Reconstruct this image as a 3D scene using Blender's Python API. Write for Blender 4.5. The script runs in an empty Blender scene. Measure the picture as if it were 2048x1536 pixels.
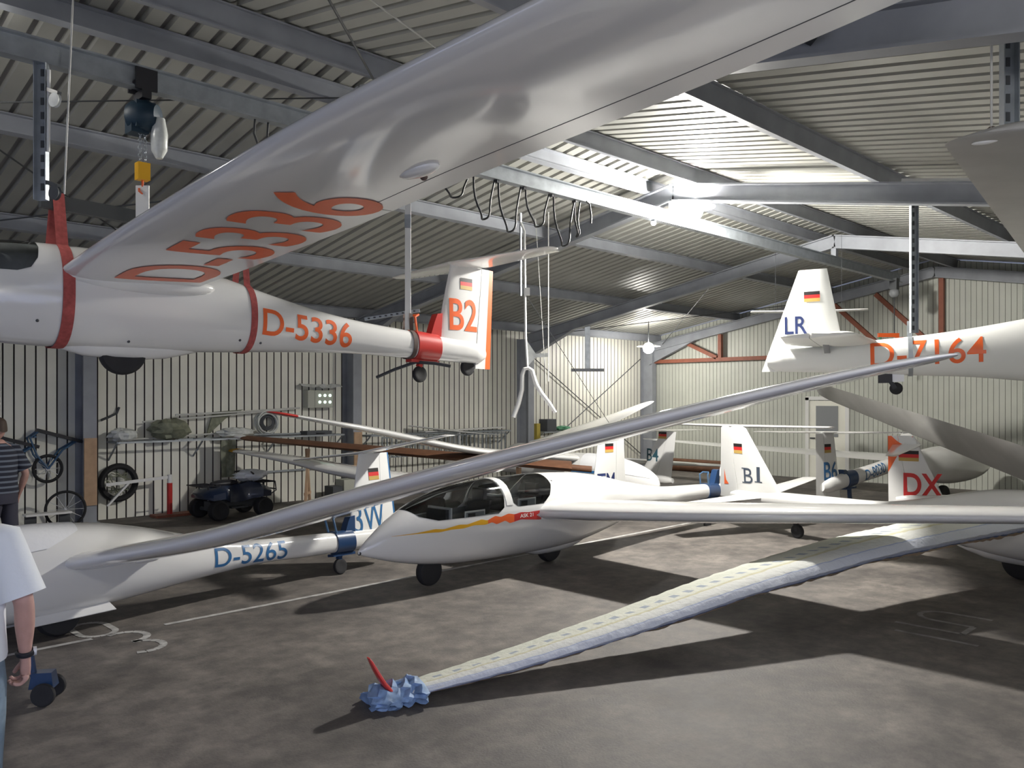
import bpy, bmesh, math, random
from mathutils import Vector, Matrix, Euler
random.seed(7)
PI = math.pi
SC = bpy.context.scene
COL = SC.collection
EYE = 2.0
YAW = math.atan2(.703, .711)          # the building's long axis (X) runs away to the right
CA, SA = math.cos(YAW), math.sin(YAW)

def P(r, d, z=0.0):
    """plan point: r metres right of and d metres ahead of the standpoint -> building axes (X long, Y across)"""
    return Vector((r*CA + d*SA, -r*SA + d*CA, z))

# ------------------------------------------------------------------ camera
cd = bpy.data.cameras.new('camera')
cd.sensor_width = 36.0
cd.lens = 36.0*1657/2048
cd.shift_y = 27/2048
cd.clip_end = 200
cam = bpy.data.objects.new('camera', cd)
COL.objects.link(cam)
cam.location = (0, 0, EYE)
cam.rotation_euler = (PI/2, 0, -YAW)
SC.camera = cam
# ------------------------------------------------------------------ world: evening sky seen through the open doors behind the standpoint
w = bpy.data.worlds.new('evening_sky')
SC.world = w
w.use_nodes = True
bg = w.node_tree.nodes['Background']
bg.inputs['Color'].default_value = (.60, .68, 1.0, 1)
bg.inputs['Strength'].default_value = 1.6
# ------------------------------------------------------------------ exposure
SC.view_settings.view_transform = 'Standard'
SC.view_settings.look = 'None'
SC.view_settings.gamma = 1
SC.view_settings.use_curve_mapping = False
SC.view_settings.exposure = 0.35
SC.cycles.use_denoising = True
SC.cycles.sample_clamp_indirect = 6
LAMP = dict(ridge=1950, corner=230, ridge_b=35, side=190)   # radiance of the four hall lamps' bulbs

# ------------------------------------------------------------------ materials
def node(nt, t, **k):
    n = nt.nodes.new(t)
    for a, b in k.items():
        if a in n.inputs: n.inputs[a].default_value = b
        else: setattr(n, a, b)
    return n

def mat(name, col, rough=.5, metal=0, coat=0, spec=.5, noise=0, nscale=6, bump=0, bscale=40, trans=0, ior=1.45, alpha=1):
    m = bpy.data.materials.new(name)
    m.use_nodes = True
    nt = m.node_tree
    b = nt.nodes['Principled BSDF']
    b.inputs['Base Color'].default_value = (*col, 1)
    b.inputs['Roughness'].default_value = rough
    b.inputs['Metallic'].default_value = metal
    b.inputs['Coat Weight'].default_value = coat
    b.inputs['Coat Roughness'].default_value = .06
    b.inputs['Specular IOR Level'].default_value = spec
    b.inputs['Transmission Weight'].default_value = trans
    b.inputs['IOR'].default_value = ior
    b.inputs['Alpha'].default_value = alpha
    if noise or bump:
        tc = node(nt, 'ShaderNodeTexCoord')
        if noise:
            nz = node(nt, 'ShaderNodeTexNoise', Scale=nscale, Detail=6)
            nt.links.new(tc.outputs['Object'], nz.inputs['Vector'])
            mx = node(nt, 'ShaderNodeMix', data_type='RGBA')
            mx.inputs[6].default_value = (*[c*(1-noise) for c in col], 1)
            mx.inputs[7].default_value = (*[min(1, c*(1+noise)) for c in col], 1)
            rp = node(nt, 'ShaderNodeMapRange')
            rp.inputs[1].default_value = .3; rp.inputs[2].default_value = .7
            nt.links.new(nz.outputs['Fac'], rp.inputs[0])
            nt.links.new(rp.outputs[0], mx.inputs[0])
            nt.links.new(mx.outputs[2], b.inputs['Base Color'])
        if bump:
            nb = node(nt, 'ShaderNodeTexNoise', Scale=bscale, Detail=4)
            nt.links.new(tc.outputs['Object'], nb.inputs['Vector'])
            bp = node(nt, 'ShaderNodeBump', Strength=bump, Distance=.02)
            nt.links.new(nb.outputs['Fac'], bp.inputs['Height'])
            nt.links.new(bp.outputs['Normal'], b.inputs['Normal'])
    return m

def emit(name, col, s):
    m = bpy.data.materials.new(name)
    m.use_nodes = True
    nt = m.node_tree
    nt.nodes.remove(nt.nodes['Principled BSDF'])
    e = node(nt, 'ShaderNodeEmission')
    e.inputs['Color'].default_value = (*col, 1)
    e.inputs['Strength'].default_value = s
    nt.links.new(e.outputs[0], nt.nodes['Material Output'].inputs[0])
    return m

M = {}
M['gel'] = mat('white_gelcoat', (.73, .728, .715), .16, coat=.6, spec=.5)
M['gelmatt'] = mat('white_satin_gelcoat', (.60, .60, .585), .4)
M['cover'] = mat('white_canopy_cloth', (.76, .77, .79), .7, bump=.15, bscale=25)
M['fabricfus'] = mat('white_doped_fabric', (.76, .765, .74), .45)
M['wallm'] = mat('cream_sheet_metal', (.80, .79, .70), .5, noise=.05, nscale=2)
M['groove'] = mat('wall_joint_shade', (.13, .115, .11), .8)  # groove faces coloured dark, shadow in the joints put into the colour
M['groove2'] = mat('end_wall_joint', (.30, .30, .27), .7)
M['endwall'] = mat('grey_cream_sheet_metal', (.52, .535, .475), .5, noise=.05, nscale=2)
M['roofm'] = mat('light_grey_roof_sheet', (.34, .34, .31), .45, noise=.06, nscale=1.5)
M['rib'] = mat('roof_sheet_rib', (.20, .195, .20), .5)
M['steel'] = mat('blue_grey_painted_steel', (.29, .305, .335), .5, noise=.12, nscale=3)
M['galv'] = mat('galvanised_steel', (.36, .39, .42), .42, metal=.55, noise=.15, nscale=9)
M['brownsteel'] = mat('red_brown_primed_steel', (.26, .085, .05), .6, noise=.15)
M['darksteel'] = mat('dark_grey_steel', (.06, .065, .07), .5)
M['white'] = mat('white_paint', (.75, .75, .73), .4)
M['rubber'] = mat('black_rubber', (.018, .018, .02), .75)
M['hub'] = mat('aluminium_hub', (.62, .63, .64), .4, metal=.15)
M['black'] = mat('black_plastic', (.02, .02, .025), .45)
M['navy'] = mat('navy_plastic', (.008, .016, .042), .35, coat=.3)
M['shadesatin'] = mat('shade_grey_satin_wing', (.40, .395, .375), .42, noise=.08, nscale=3)  # darkened gelcoat, shade on the raised wing's underside put into the colour
M['hoistblue'] = mat('dark_teal_paint', (.008, .028, .05), .5)
M['red'] = mat('red_paint', (.50, .03, .025), .35, coat=.3)
M['redtip'] = mat('red_wingtip_paint', (.55, .035, .03), .3, coat=.3)
M['orange'] = mat('signal_orange_paint', (.78, .13, .03), .35)
M['redlet'] = mat('red_lettering', (.55, .03, .03), .4)
M['yellow'] = mat('yellow_paint', (.75, .40, .02), .4)
M['blue'] = mat('dark_blue_paint', (.015, .045, .12), .35, coat=.4)
M['bluelet'] = mat('blue_lettering', (.03, .13, .30), .4)
M['navylet'] = mat('navy_lettering', (.015, .025, .09), .4)
M['teallet'] = mat('teal_lettering', (.03, .09, .12), .4)
M['greylet'] = mat('dark_grey_lettering', (.04, .055, .08), .4)
M['strap'] = mat('red_webbing', (.36, .075, .07), .8, noise=.2, nscale=30)
M['darkstrap'] = mat('dark_brown_webbing', (.10, .07, .06), .8)
M['fblack'] = mat('flag_black', (.015, .012, .012), .5)
M['fred'] = mat('flag_red', (.55, .02, .02), .5)
M['fgold'] = mat('flag_gold', (.45, .30, .08), .5)
def perspex():
    m = bpy.data.materials.new('canopy_perspex')
    m.use_nodes = True
    nt = m.node_tree
    nt.nodes.remove(nt.nodes['Principled BSDF'])
    t = node(nt, 'ShaderNodeBsdfTransparent'); t.inputs[0].default_value = (.80, .83, .83, 1)
    g = node(nt, 'ShaderNodeBsdfGlossy'); g.inputs['Roughness'].default_value = .03
    f = node(nt, 'ShaderNodeFresnel'); f.inputs[0].default_value = 1.5
    x = node(nt, 'ShaderNodeMixShader')
    nt.links.new(f.outputs[0], x.inputs[0]); nt.links.new(t.outputs[0], x.inputs[1]); nt.links.new(g.outputs[0], x.inputs[2])
    nt.links.new(x.outputs[0], nt.nodes['Material Output'].inputs[0])
    return m
M['glass'] = perspex()
M['cockpit'] = mat('grey_cockpit_lining', (.17, .175, .18), .7, noise=.2)
M['panelgrey'] = mat('grey_instrument_panel', (.24, .25, .26), .5)
M['brown'] = mat('brown_wing_cover', (.13, .058, .03), .7, noise=.2, nscale=8)
M['wood'] = mat('pale_timber', (.45, .30, .19), .7, noise=.12, nscale=8)
M['olive'] = mat('olive_tarpaulin', (.20, .21, .15), .7, noise=.3, nscale=12)
M['plastic'] = mat('crumpled_clear_plastic', (.60, .62, .60), .25, noise=.15, nscale=14)
M['box'] = mat('grey_electric_box', (.46, .47, .41), .5)
M['button'] = emit('lit_green_white_button', (.75, 1, .82), 1.6)
M['cable'] = mat('black_cable', (.025, .027, .03), .6)
M['wire'] = mat('thin_pale_wire', (.55, .55, .52), .5)
M['skin'] = mat('skin', (.47, .28, .235), .55, noise=.08, nscale=20)
M['tshirt'] = mat('white_cotton', (.74, .77, .80), .85, bump=.2, bscale=14)
M['hair'] = mat('brown_hair', (.06, .04, .03), .7)
M['denim'] = mat('faded_blue_denim', (.16, .22, .28), .85, noise=.15, nscale=25)
M['darkcloth'] = mat('dark_trousers', (.04, .04, .06), .85)
M['eye'] = mat('eye_white', (.7, .7, .7), .3)
M['lip'] = mat('lip', (.40, .15, .13), .5)
M['steelblue'] = mat('blue_tube_paint', (.05, .11, .20), .4)
M['bulb'] = {k: emit('bulb_'+k, (1.0, .965, .90), v) for k, v in LAMP.items()}
M['yellowpost'] = mat('yellow_post_paint', (.42, .33, .06), .6)
M['crate'] = mat('dark_crate', (.07, .075, .085), .6)
M['green'] = mat('green_net', (.08, .25, .14), .7)
M['paintline'] = mat('worn_white_floor_paint', (.42, .415, .40), .7, noise=.35, nscale=9)
M['paintfaint'] = mat('faint_floor_paint', (.25, .245, .235), .7, noise=.4, nscale=9)

def floor_mat():
    m = bpy.data.materials.new('stained_concrete')
    m.use_nodes = True
    nt = m.node_tree
    b = nt.nodes['Principled BSDF']
    tc = node(nt, 'ShaderNodeTexCoord')
    n1 = node(nt, 'ShaderNodeTexNoise', Scale=.8, Detail=8, Roughness=.62)
    n2 = node(nt, 'ShaderNodeTexNoise', Scale=4.5, Detail=8, Roughness=.7)
    n3 = node(nt, 'ShaderNodeTexNoise', Scale=60, Detail=3)
    for n in (n1, n2, n3): nt.links.new(tc.outputs['Object'], n.inputs['Vector'])
    r1 = node(nt, 'ShaderNodeValToRGB')
    e = r1.color_ramp.elements
    e[0].position = .36; e[0].color = (.074, .066, .062, 1)
    e[1].position = .64; e[1].color = (.160, .144, .131, 1)
    r2 = node(nt, 'ShaderNodeValToRGB')
    e = r2.color_ramp.elements
    e[0].position = .40; e[0].color = (.76, .76, .76, 1)
    e[1].position = .64; e[1].color = (1.42, 1.41, 1.36, 1)
    mx = node(nt, 'ShaderNodeMix', data_type='RGBA', blend_type='MULTIPLY')
    mx.inputs[0].default_value = 1
    nt.links.new(n1.outputs['Fac'], r1.inputs[0]); nt.links.new(n2.outputs['Fac'], r2.inputs[0])
    nt.links.new(r1.outputs[0], mx.inputs[6]); nt.links.new(r2.outputs[0], mx.inputs[7])
    nt.links.new(mx.outputs[2], b.inputs['Base Color'])
    rr = node(nt, 'ShaderNodeMapRange')
    rr.inputs[3].default_value = .58; rr.inputs[4].default_value = .80
    nt.links.new(n2.outputs['Fac'], rr.inputs[0]); nt.links.new(rr.outputs[0], b.inputs['Roughness'])
    bp = node(nt, 'ShaderNodeBump', Strength=.25, Distance=.01)
    nt.links.new(n3.outputs['Fac'], bp.inputs['Height']); nt.links.new(bp.outputs['Normal'], b.inputs['Normal'])
    return m
M['floor'] = floor_mat()

def wingcover_mat():
    """quilted cloth: cream top with a row of dark squares, pale blue nose, thin coloured stripes; object x runs along the wing, y across"""
    m = mat('patterned_wing_cover', (.7, .68, .60), .85, bump=.6, bscale=18)
    nt = m.node_tree
    b = nt.nodes['Principled BSDF']
    uv = node(nt, 'ShaderNodeUVMap')
    sp = node(nt, 'ShaderNodeSeparateXYZ')
    nt.links.new(uv.outputs[0], sp.inputs[0])
    r = node(nt, 'ShaderNodeValToRGB')
    cr = r.color_ramp
    cr.interpolation = 'CONSTANT'
    stops = [(0, (.60, .62, .54)), (.12, (.64, .65, .57)), (.22, (.56, .54, .38)), (.245, (.66, .67, .64)), (.36, (.40, .46, .62)), (.375, (.62, .65, .72)),
             (.49, (.48, .53, .68)), (.54, (.13, .18, .34)), (.56, (.52, .40, .28)), (.60, (.50, .44, .32)), (.72, (.34, .32, .25))]
    cr.elements[0].position = 0; cr.elements[0].color = (*stops[0][1], 1)
    cr.elements[1].position = stops[1][0]; cr.elements[1].color = (*stops[1][1], 1)
    for p_, c_ in stops[2:]:
        el = cr.elements.new(p_); el.color = (*c_, 1)
    nt.links.new(sp.outputs[1], r.inputs[0])
    def math_(op, a, b_=None, v=None):
        n = node(nt, 'ShaderNodeMath', operation=op)
        nt.links.new(a, n.inputs[0])
        if b_ is not None: nt.links.new(b_, n.inputs[1])
        if v is not None: n.inputs[1].default_value = v
        return n.outputs[0]
    fx = math_('FRACT', math_('MULTIPLY', sp.outputs[0], v=6.6))
    a1 = math_('LESS_THAN', fx, v=.42)
    b1 = math_('GREATER_THAN', sp.outputs[1], v=.135)
    b2 = math_('LESS_THAN', sp.outputs[1], v=.185)
    msk = math_('MULTIPLY', math_('MULTIPLY', a1, b1), b2)
    mx = node(nt, 'ShaderNodeMix', data_type='RGBA')
    nt.links.new(msk, mx.inputs[0]); nt.links.new(r.outputs[0], mx.inputs[6])
    mx.inputs[7].default_value = (.33, .37, .43, 1)
    nt.links.new(mx.outputs[2], b.inputs['Base Color'])
    return m
M['wingcover'] = wingcover_mat()
M['bluecloth'] = mat('crumpled_blue_bag', (.22, .33, .52), .6, noise=.35, nscale=14)

# ------------------------------------------------------------------ mesh builder
class MB:
    def __init__(s):
        s.bm = bmesh.new(); s.mats = []; s.mi = 0
    def m(s, key):
        k = M[key] if isinstance(key, str) else key
        if k not in s.mats: s.mats.append(k)
        s.mi = s.mats.index(k); return s
    def _f(s, vs):
        try:
            f = s.bm.faces.new(vs); f.material_index = s.mi; return f
        except ValueError:
            return None
    def box(s, c, size, rot=None, taper=1):
        c = Vector(c); a = [x/2 for x in size]; vs = []
        for z in (-1, 1):
            t = taper if z > 0 else 1
            for x, y in ((-1, -1), (1, -1), (1, 1), (-1, 1)):
                v = Vector((x*a[0]*t, y*a[1]*t, z*a[2]))
                if rot is not None: v = rot @ v
                vs.append(s.bm.verts.new(c+v))
        for q in ((3, 2, 1, 0), (4, 5, 6, 7), (0, 1, 5, 4), (1, 2, 6, 5), (2, 3, 7, 6), (3, 0, 4, 7)):
            s._f([vs[i] for i in q])
        return s
    def beam(s, p0, p1, wd, ht, up=(0, 0, 1)):
        p0, p1 = Vector(p0), Vector(p1); x = (p1-p0); L = x.length; x.normalize()
        u = Vector(up); y = u.cross(x).normalized(); z = x.cross(y)
        return s.box((p0+p1)/2, (L, wd, ht), Matrix((x, y, z)).transposed())
    def ibeam(s, p0, p1, wd, ht, tf=.02, tw=.014, up=(0, 0, 1)):
        p0, p1 = Vector(p0), Vector(p1); x = (p1-p0).normalized(); y = Vector(up).cross(x).normalized(); z = x.cross(y)
        for k in (-1, 1):
            s.beam(p0+z*k*(ht-tf)/2, p1+z*k*(ht-tf)/2, wd, tf, up)
        return s.beam(p0, p1, tw, ht-2*tf, up)
    def loft(s, rings, closed=True, cap0=True, cap1=True):
        R = [[s.bm.verts.new(v) for v in r] for r in rings]
        n = len(R[0])
        for a, b in zip(R, R[1:]):
            for i in range(n if closed else n-1):
                j = (i+1) % n
                s._f([a[i], a[j], b[j], b[i]])
        if cap0: s._f(R[0][::-1])
        if cap1: s._f(R[-1])
        return R
    def cyl(s, p0, p1, r0, r1=None, seg=14, caps=True):
        r1 = r0 if r1 is None else r1
        p0, p1 = Vector(p0), Vector(p1); x = (p1-p0).normalized()
        u = x.orthogonal().normalized(); v = x.cross(u)
        f = lambda p, r: [p+(u*math.cos(2*PI*i/seg)+v*math.sin(2*PI*i/seg))*r for i in range(seg)]
        s.loft([f(p0, r0), f(p1, r1)], cap0=caps, cap1=caps); return s
    def tube(s, path, r, seg=8, caps=True):
        path = [Vector(p) for p in path]; rings = []; u = None
        for i, p in enumerate(path):
            t = (path[min(i+1, len(path)-1)]-path[max(i-1, 0)]).normalized()
            if u is None: u = t.orthogonal().normalized()
            u = (u-t*u.dot(t)).normalized(); v = t.cross(u)
            rr = r[i] if isinstance(r, (list, tuple)) else r
            rings.append([p+(u*math.cos(2*PI*k/seg)+v*math.sin(2*PI*k/seg))*rr for k in range(seg)])
        s.loft(rings, cap0=caps, cap1=caps); return s
    def lathe(s, prof, c, axis, seg=28):
        """prof: (radius, along axis)"""
        c = Vector(c); x = Vector(axis).normalized(); u = x.orthogonal().normalized(); v = x.cross(u)
        rings = [[c+x*h+(u*math.cos(2*PI*i/seg)+v*math.sin(2*PI*i/seg))*max(r, 1e-4) for i in range(seg)] for r, h in prof]
        s.loft(rings); return s
    def ball(s, c, r, scale=(1, 1, 1), seg=20, rot=None):
        c = Vector(c); rings = []
        for j in range(1, 12):
            a = PI*j/12; ring = []
            for i in range(seg):
                b = 2*PI*i/seg
                q = Vector((math.sin(a)*math.cos(b)*r*scale[0], math.sin(a)*math.sin(b)*r*scale[1], math.cos(a)*r*scale[2]))
                if rot is not None: q = rot @ q
                ring.append(c+q)
            rings.append(ring)
        s.loft(rings); return s
    def torus(s, c, axis, R, r, seg=36, n=10, flat=1):
        c = Vector(c); x = Vector(axis).normalized(); u = x.orthogonal().normalized(); v = x.cross(u); rings = []
        for i in range(seg):
            a = 2*PI*i/seg; d = u*math.cos(a)+v*math.sin(a)
            rings.append([s.bm.verts.new(c+d*(R+r*math.cos(2*PI*k/n))+x*r*flat*math.sin(2*PI*k/n)) for k in range(n)])
        for i in range(seg):
            a, b = rings[i], rings[(i+1) % seg]
            for k in range(n): s._f([a[k], a[(k+1) % n], b[(k+1) % n], b[k]])
        return s
    def prism(s, poly, vec):
        vec = Vector(vec); poly = [Vector(p) for p in poly]
        s.loft([poly, [p+vec for p in poly]]); return s
    def build(s, name, parent=None, origin=None, smooth=40, recalc=True):
        if recalc: bmesh.ops.recalc_face_normals(s.bm, faces=s.bm.faces)
        me = bpy.data.meshes.new(name)
        if origin is not None:
            bmesh.ops.translate(s.bm, verts=s.bm.verts, vec=-Vector(origin))
        s.bm.to_mesh(me); s.bm.free()
        for k in s.mats: me.materials.append(k)
        if smooth:
            me.shade_smooth(); me.set_sharp_from_angle(angle=math.radians(smooth))
        o = bpy.data.objects.new(name, me)
        COL.objects.link(o)
        if origin is not None: o.location = origin
        if parent is not None: o.parent = parent
        return o

def thing(name, label, cat, loc=(0, 0, 0), rot=(0, 0, 0), group=None):
    o = bpy.data.objects.new(name, None)
    COL.objects.link(o)
    o.empty_display_size = .2
    o.location = loc; o.rotation_euler = rot
    return tag(o, label, cat, group)
def tag(o, label, cat, group=None, kind=None):
    o['label'] = label; o['category'] = cat
    if group: o['group'] = group
    if kind: o['kind'] = kind
    return o
def struct(o):
    o['kind'] = 'structure'; return o
def dup(root, loc, rot=None, label=None):
    r = root.copy(); COL.objects.link(r); r.location = loc
    if rot is not None: r.rotation_euler = rot
    if label: r['label'] = label
    for ch in list(root.children):
        c = ch.copy(); COL.objects.link(c); c.parent = r
        for g in list(ch.children):
            d = g.copy(); COL.objects.link(d); d.parent = c
    return r
def rotz(a): return Matrix.Rotation(a, 3, 'Z')
def roty(a): return Matrix.Rotation(a, 3, 'Y')
def rotx(a): return Matrix.Rotation(a, 3, 'X')

# ------------------------------------------------------------------ interpolation
def pchip(xs, ys):
    n = len(xs)
    h = [xs[i+1]-xs[i] for i in range(n-1)]; dl = [(ys[i+1]-ys[i])/h[i] for i in range(n-1)]
    m = [0]*n
    m[0], m[-1] = dl[0], dl[-1]
    for i in range(1, n-1):
        if dl[i-1]*dl[i] <= 0: m[i] = 0
        else:
            w1, w2 = 2*h[i]+h[i-1], h[i]+2*h[i-1]
            m[i] = (w1+w2)/(w1/dl[i-1]+w2/dl[i])
    def f(x):
        x = min(max(x, xs[0]), xs[-1]); i = 0
        while i < n-2 and x > xs[i+1]: i += 1
        t = (x-xs[i])/h[i]
        return ((1+2*t)*(1-t)**2*ys[i]+t*(1-t)**2*h[i]*m[i]+t*t*(3-2*t)*ys[i+1]+t*t*(t-1)*h[i]*m[i+1])
    return f

# ------------------------------------------------------------------ lettering
def text_bm(txt, height, width=None, bold=.012, cell=.04):
    """flat letters as a bmesh in (u, v): v from 0 to height, u from 0"""
    cu = bpy.data.curves.new('lettering', 'FONT')
    cu.body = txt; cu.size = 1; cu.offset = bold; cu.resolution_u = 6
    ob = bpy.data.objects.new('lettering', cu)
    COL.objects.link(ob)
    dg = bpy.context.evaluated_depsgraph_get(); dg.update()
    me = bpy.data.meshes.new_from_object(ob.evaluated_get(dg))
    bm = bmesh.new(); bm.from_mesh(me)
    bpy.data.objects.remove(ob); bpy.data.curves.remove(cu); bpy.data.meshes.remove(me)
    x0 = min(v.co.x for v in bm.verts); x1 = max(v.co.x for v in bm.verts)
    y0 = min(v.co.y for v in bm.verts); y1 = max(v.co.y for v in bm.verts)
    k = height/(y1-y0); kx = (width/(x1-x0)) if width else k
    for v in bm.verts: v.co = Vector(((v.co.x-x0)*kx, (v.co.y-y0)*k, 0))
    W = (x1-x0)*kx
    for ax, L in ((0, W), (1, height)):
        n = max(1, int(L/cell))
        for i in range(1, n):
            co = Vector((L*i/n, 0, 0)) if ax == 0 else Vector((0, L*i/n, 0))
            no = Vector((1, 0, 0)) if ax == 0 else Vector((0, 1, 0))
            g = list(bm.verts)+list(bm.edges)+list(bm.faces)
            bmesh.ops.bisect_plane(bm, geom=g, plane_co=co, plane_no=no)
    return bm, W
def letters(name, parent, txt, height, width, mp, material, bold=.012, cell=.04):
    """mp(u, v) -> local point on the surface, already lifted a little off it"""
    bm, W = text_bm(txt, height, width, bold, cell)
    for v in bm.verts: v.co = mp(v.co.x, v.co.y)
    b = MB(); b.bm.free(); b.bm = bm; b.m(material)
    o = b.build(name, parent, smooth=0, recalc=False)
    return o
def flag(name, parent, mp, wd, ht):
    b = MB()
    for i, k in enumerate(('fblack', 'fred', 'fgold')):
        b.m(k)
        for j in range(6):
            u0, u1 = wd*j/6, wd*(j+1)/6; v1, v0 = ht*(1-i/3), ht*(1-(i+1)/3)
            b._f([b.bm.verts.new(mp(u, v)) for u, v in ((u0, v0), (u1, v0), (u1, v1), (u0, v1))])
    return b.build(name, parent, smooth=0, recalc=False)
# ------------------------------------------------------------------ glider kit (local axes: x towards the nose, y to its left, z up, origin under the main wheel)
PW = 2.3
def fus_fn(nose, tail, zt, zb, w, nz, tz, rb, xboom=-1.7, bz=None, xw=.25, rt=None, nosep=None):
    bz = tz if bz is None else bz
    rt = rb*.8 if rt is None else rt
    L = nose-xw; pts = []
    for f, t in (nosep or ((1, 1), (.75, .985), (.5, .90), (.28, .72), (.14, .52), (.06, .34), (.02, .19), (0, .06))):
        pts.append((xw+L*(1-f), nz+(zt-nz)*t, nz-(nz-zb)*t, w*t))
    pts.reverse()
    A = []
    for s_, k in ((.22, .93), (.42, .72), (.62, .42), (.82, .16), (1, 0)):
        x = xw+(xboom-xw)*s_
        A.append((x, bz+rb+(zt-bz-rb)*k, bz-rb-(bz-rb-zb)*(k**1.15), rb+(w-rb)*k))
    pts += A
    for s_ in (.35, .7, .93, 1):
        x = xboom+(tail-xboom)*s_; z = bz+(tz-bz)*s_; r = rb+(rt-rb)*s_
        if s_ == 1: r *= .55
        pts.append((x, z+r, z-r, r*.9))
    pts = sorted(pts)
    xs = [p[0] for p in pts]
    return pchip(xs, [p[1] for p in pts]), pchip(xs, [p[2] for p in pts]), pchip(xs, [p[3] for p in pts]), xs[0], xs[-1]
def fus_y(F, x, z):
    zt, zb, w = F[0](x), F[1](x), F[2](x)
    zc, h = (zt+zb)/2, max((zt-zb)/2, 1e-4)
    q = min(1, abs(z-zc)/h)
    return w*(1-q**PW)**(1/PW)
def fus_ring(F, x, n=36, off=0, a0=0, a1=2*PI):
    zt, zb, w = F[0](x)+off, F[1](x)-off, F[2](x)+off
    zc, h = (zt+zb)/2, (zt-zb)/2
    out = []
    for i in range(n):
        a = a0+(a1-a0)*i/(n if a1-a0 > 6.2 else n-1)
        c, s_ = math.cos(a), math.sin(a)
        k = (abs(c)**PW+abs(s_)**PW)**(-1/PW)
        out.append(Vector((x, w*s_*k, zc+h*c*k)))
    return out
def fus_xs(F, n=64):
    x0, x1 = F[3], F[4]
    xs = [x0+(x1-x0)*i/n for i in range(n)]
    xs += [x1-(x1-xs[-1])*k for k in (.7, .45, .25, .1, .02, 0)]
    return xs
def poly_cut(bm, poly):
    """cut the mesh along every edge of an (x, z) outline"""
    for (xa, za), (xb, zb_) in zip(poly, poly[1:]+poly[:1]):
        g = list(bm.verts)+list(bm.edges)+list(bm.faces)
        bmesh.ops.bisect_plane(bm, geom=g, plane_co=(xa, 0, za), plane_no=Vector((zb_-za, 0, xa-xb)).normalized())
def inside(poly, x, z):
    c = False; n = len(poly)
    for i in range(n):
        (x1, z1), (x2, z2) = poly[i], poly[i-1]
        if (z1 > z) != (z2 > z) and x < (x2-x1)*(z-z1)/(z2-z1)+x1: c = not c
    return c
def fuselage(parent, F, cut=(), material='gel', n=40, ns=64):
    b = MB().m(material)
    b.loft([fus_ring(F, x, n) for x in fus_xs(F, ns)])
    if cut:
        for p in cut: poly_cut(b.bm, p)
        kill = [f for f in b.bm.faces if any(inside(p, f.calc_center_median().x, f.calc_center_median().z) for p in cut)]
        bmesh.ops.delete(b.bm, geom=kill, context='FACES')
    return b.build('fuselage', parent, smooth=50)
def skin_patch(name, parent, F, poly, material, off=0, n=40, thick=0):
    b = MB().m(material)
    b.loft([fus_ring(F, x, n, off) for x in fus_xs(F, 90)])
    poly_cut(b.bm, poly)
    kill = [f for f in b.bm.faces if not inside(poly, f.calc_center_median().x, f.calc_center_median().z)]
    bmesh.ops.delete(b.bm, geom=kill, context='FACES')
    bmesh.ops.recalc_face_normals(b.bm, faces=b.bm.faces)
    o = b.build(name, parent, smooth=60, recalc=False)
    if thick:
        md = o.modifiers.new('thickness', 'SOLIDIFY'); md.thickness = thick; md.offset = -1
    return o
def foil(c, tc, camber=0.0):
    y = 5*tc*(.2969*math.sqrt(max(c, 0))-.126*c-.3516*c*c+.2843*c**3-.1036*c**4)
    return 4*camber*c*(1-c)+y, 4*camber*c*(1-c)-y
CC = [0, .006, .02, .05, .1, .17, .26, .36, .48, .6, .72, .84, .93, 1]
def foil_loop(tc, camber, c0=0, c1=1):
    cs = [c for c in CC if c0 < c < c1]
    up = [c1]+cs[::-1]+[c0]; lo = ([] if c0 == 0 else [c0])+cs+[c1]
    return [(c, foil(c, tc, camber)[0]) for c in up]+[(c, foil(c, tc, camber)[1]-(.0006 if c == 1 else 0)) for c in lo]
class Wing:
    """stations: (t, x of leading edge, x of trailing edge, z, thickness ratio); side +1 left, -1 right"""
    def __init__(s, st, side=1, camber=.022, round_tip=.22, wash=0.0, inc=0.0):
        ts = [q[0] for q in st]
        s.f = [pchip(ts, [q[k] for q in st]) for k in (1, 2, 3, 4)]
        s.t0, s.t1, s.side, s.camber, s.rt = ts[0], ts[-1], side, camber, round_tip
        s.wash, s.inc = wash, inc
    def at(s, t):
        le, te, z, tc = [f(t) for f in s.f]
        u = s.t1-t
        if s.rt and u < s.rt:
            k = math.sqrt(max(0, 1-(1-u/s.rt)**2)); mid = le-(le-te)*.55
            le, te = mid+(le-mid)*max(k, .12), mid+(te-mid)*max(k**.6, .3)
        return le, te, z, tc, s.inc+s.wash*(t-s.t0)/(s.t1-s.t0)
    def pt(s, t, c, h):
        le, te, z, tc, tw = s.at(t)
        ch = le-te; dx, dz = -c*ch, h*ch
        x0 = -.35*ch
        return Vector((le+x0+(dx-x0)*math.cos(tw)+dz*math.sin(tw), s.side*t, z+dz*math.cos(tw)+(dx-x0)*math.sin(tw)))
    def ring(s, t):
        tc = s.at(t)[3]
        return [s.pt(t, c, h) for c, h in foil_loop(tc, s.camber)]
    def under(s, t, c, off=.004):
        return s.pt(t, c, foil(c, s.at(t)[3], s.camber)[1]-off/max(.05, s.at(t)[0]-s.at(t)[1]))
    def mesh(s, name, parent, material, ta=None, tb=None, n=40):
        ta = s.t0 if ta is None else ta; tb = s.t1 if tb is None else tb
        b = MB().m(material)
        ts = [ta+(tb-ta)*i/n for i in range(n+1)]
        if tb == s.t1 and s.rt:
            ts = [t for t in ts if t < tb-s.rt]+[tb-s.rt*k for k in (1, .75, .5, .3, .15, .05, .01, 0)]
        b.loft([s.ring(t) for t in ts])
        return b.build(name, parent, smooth=55)
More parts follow.
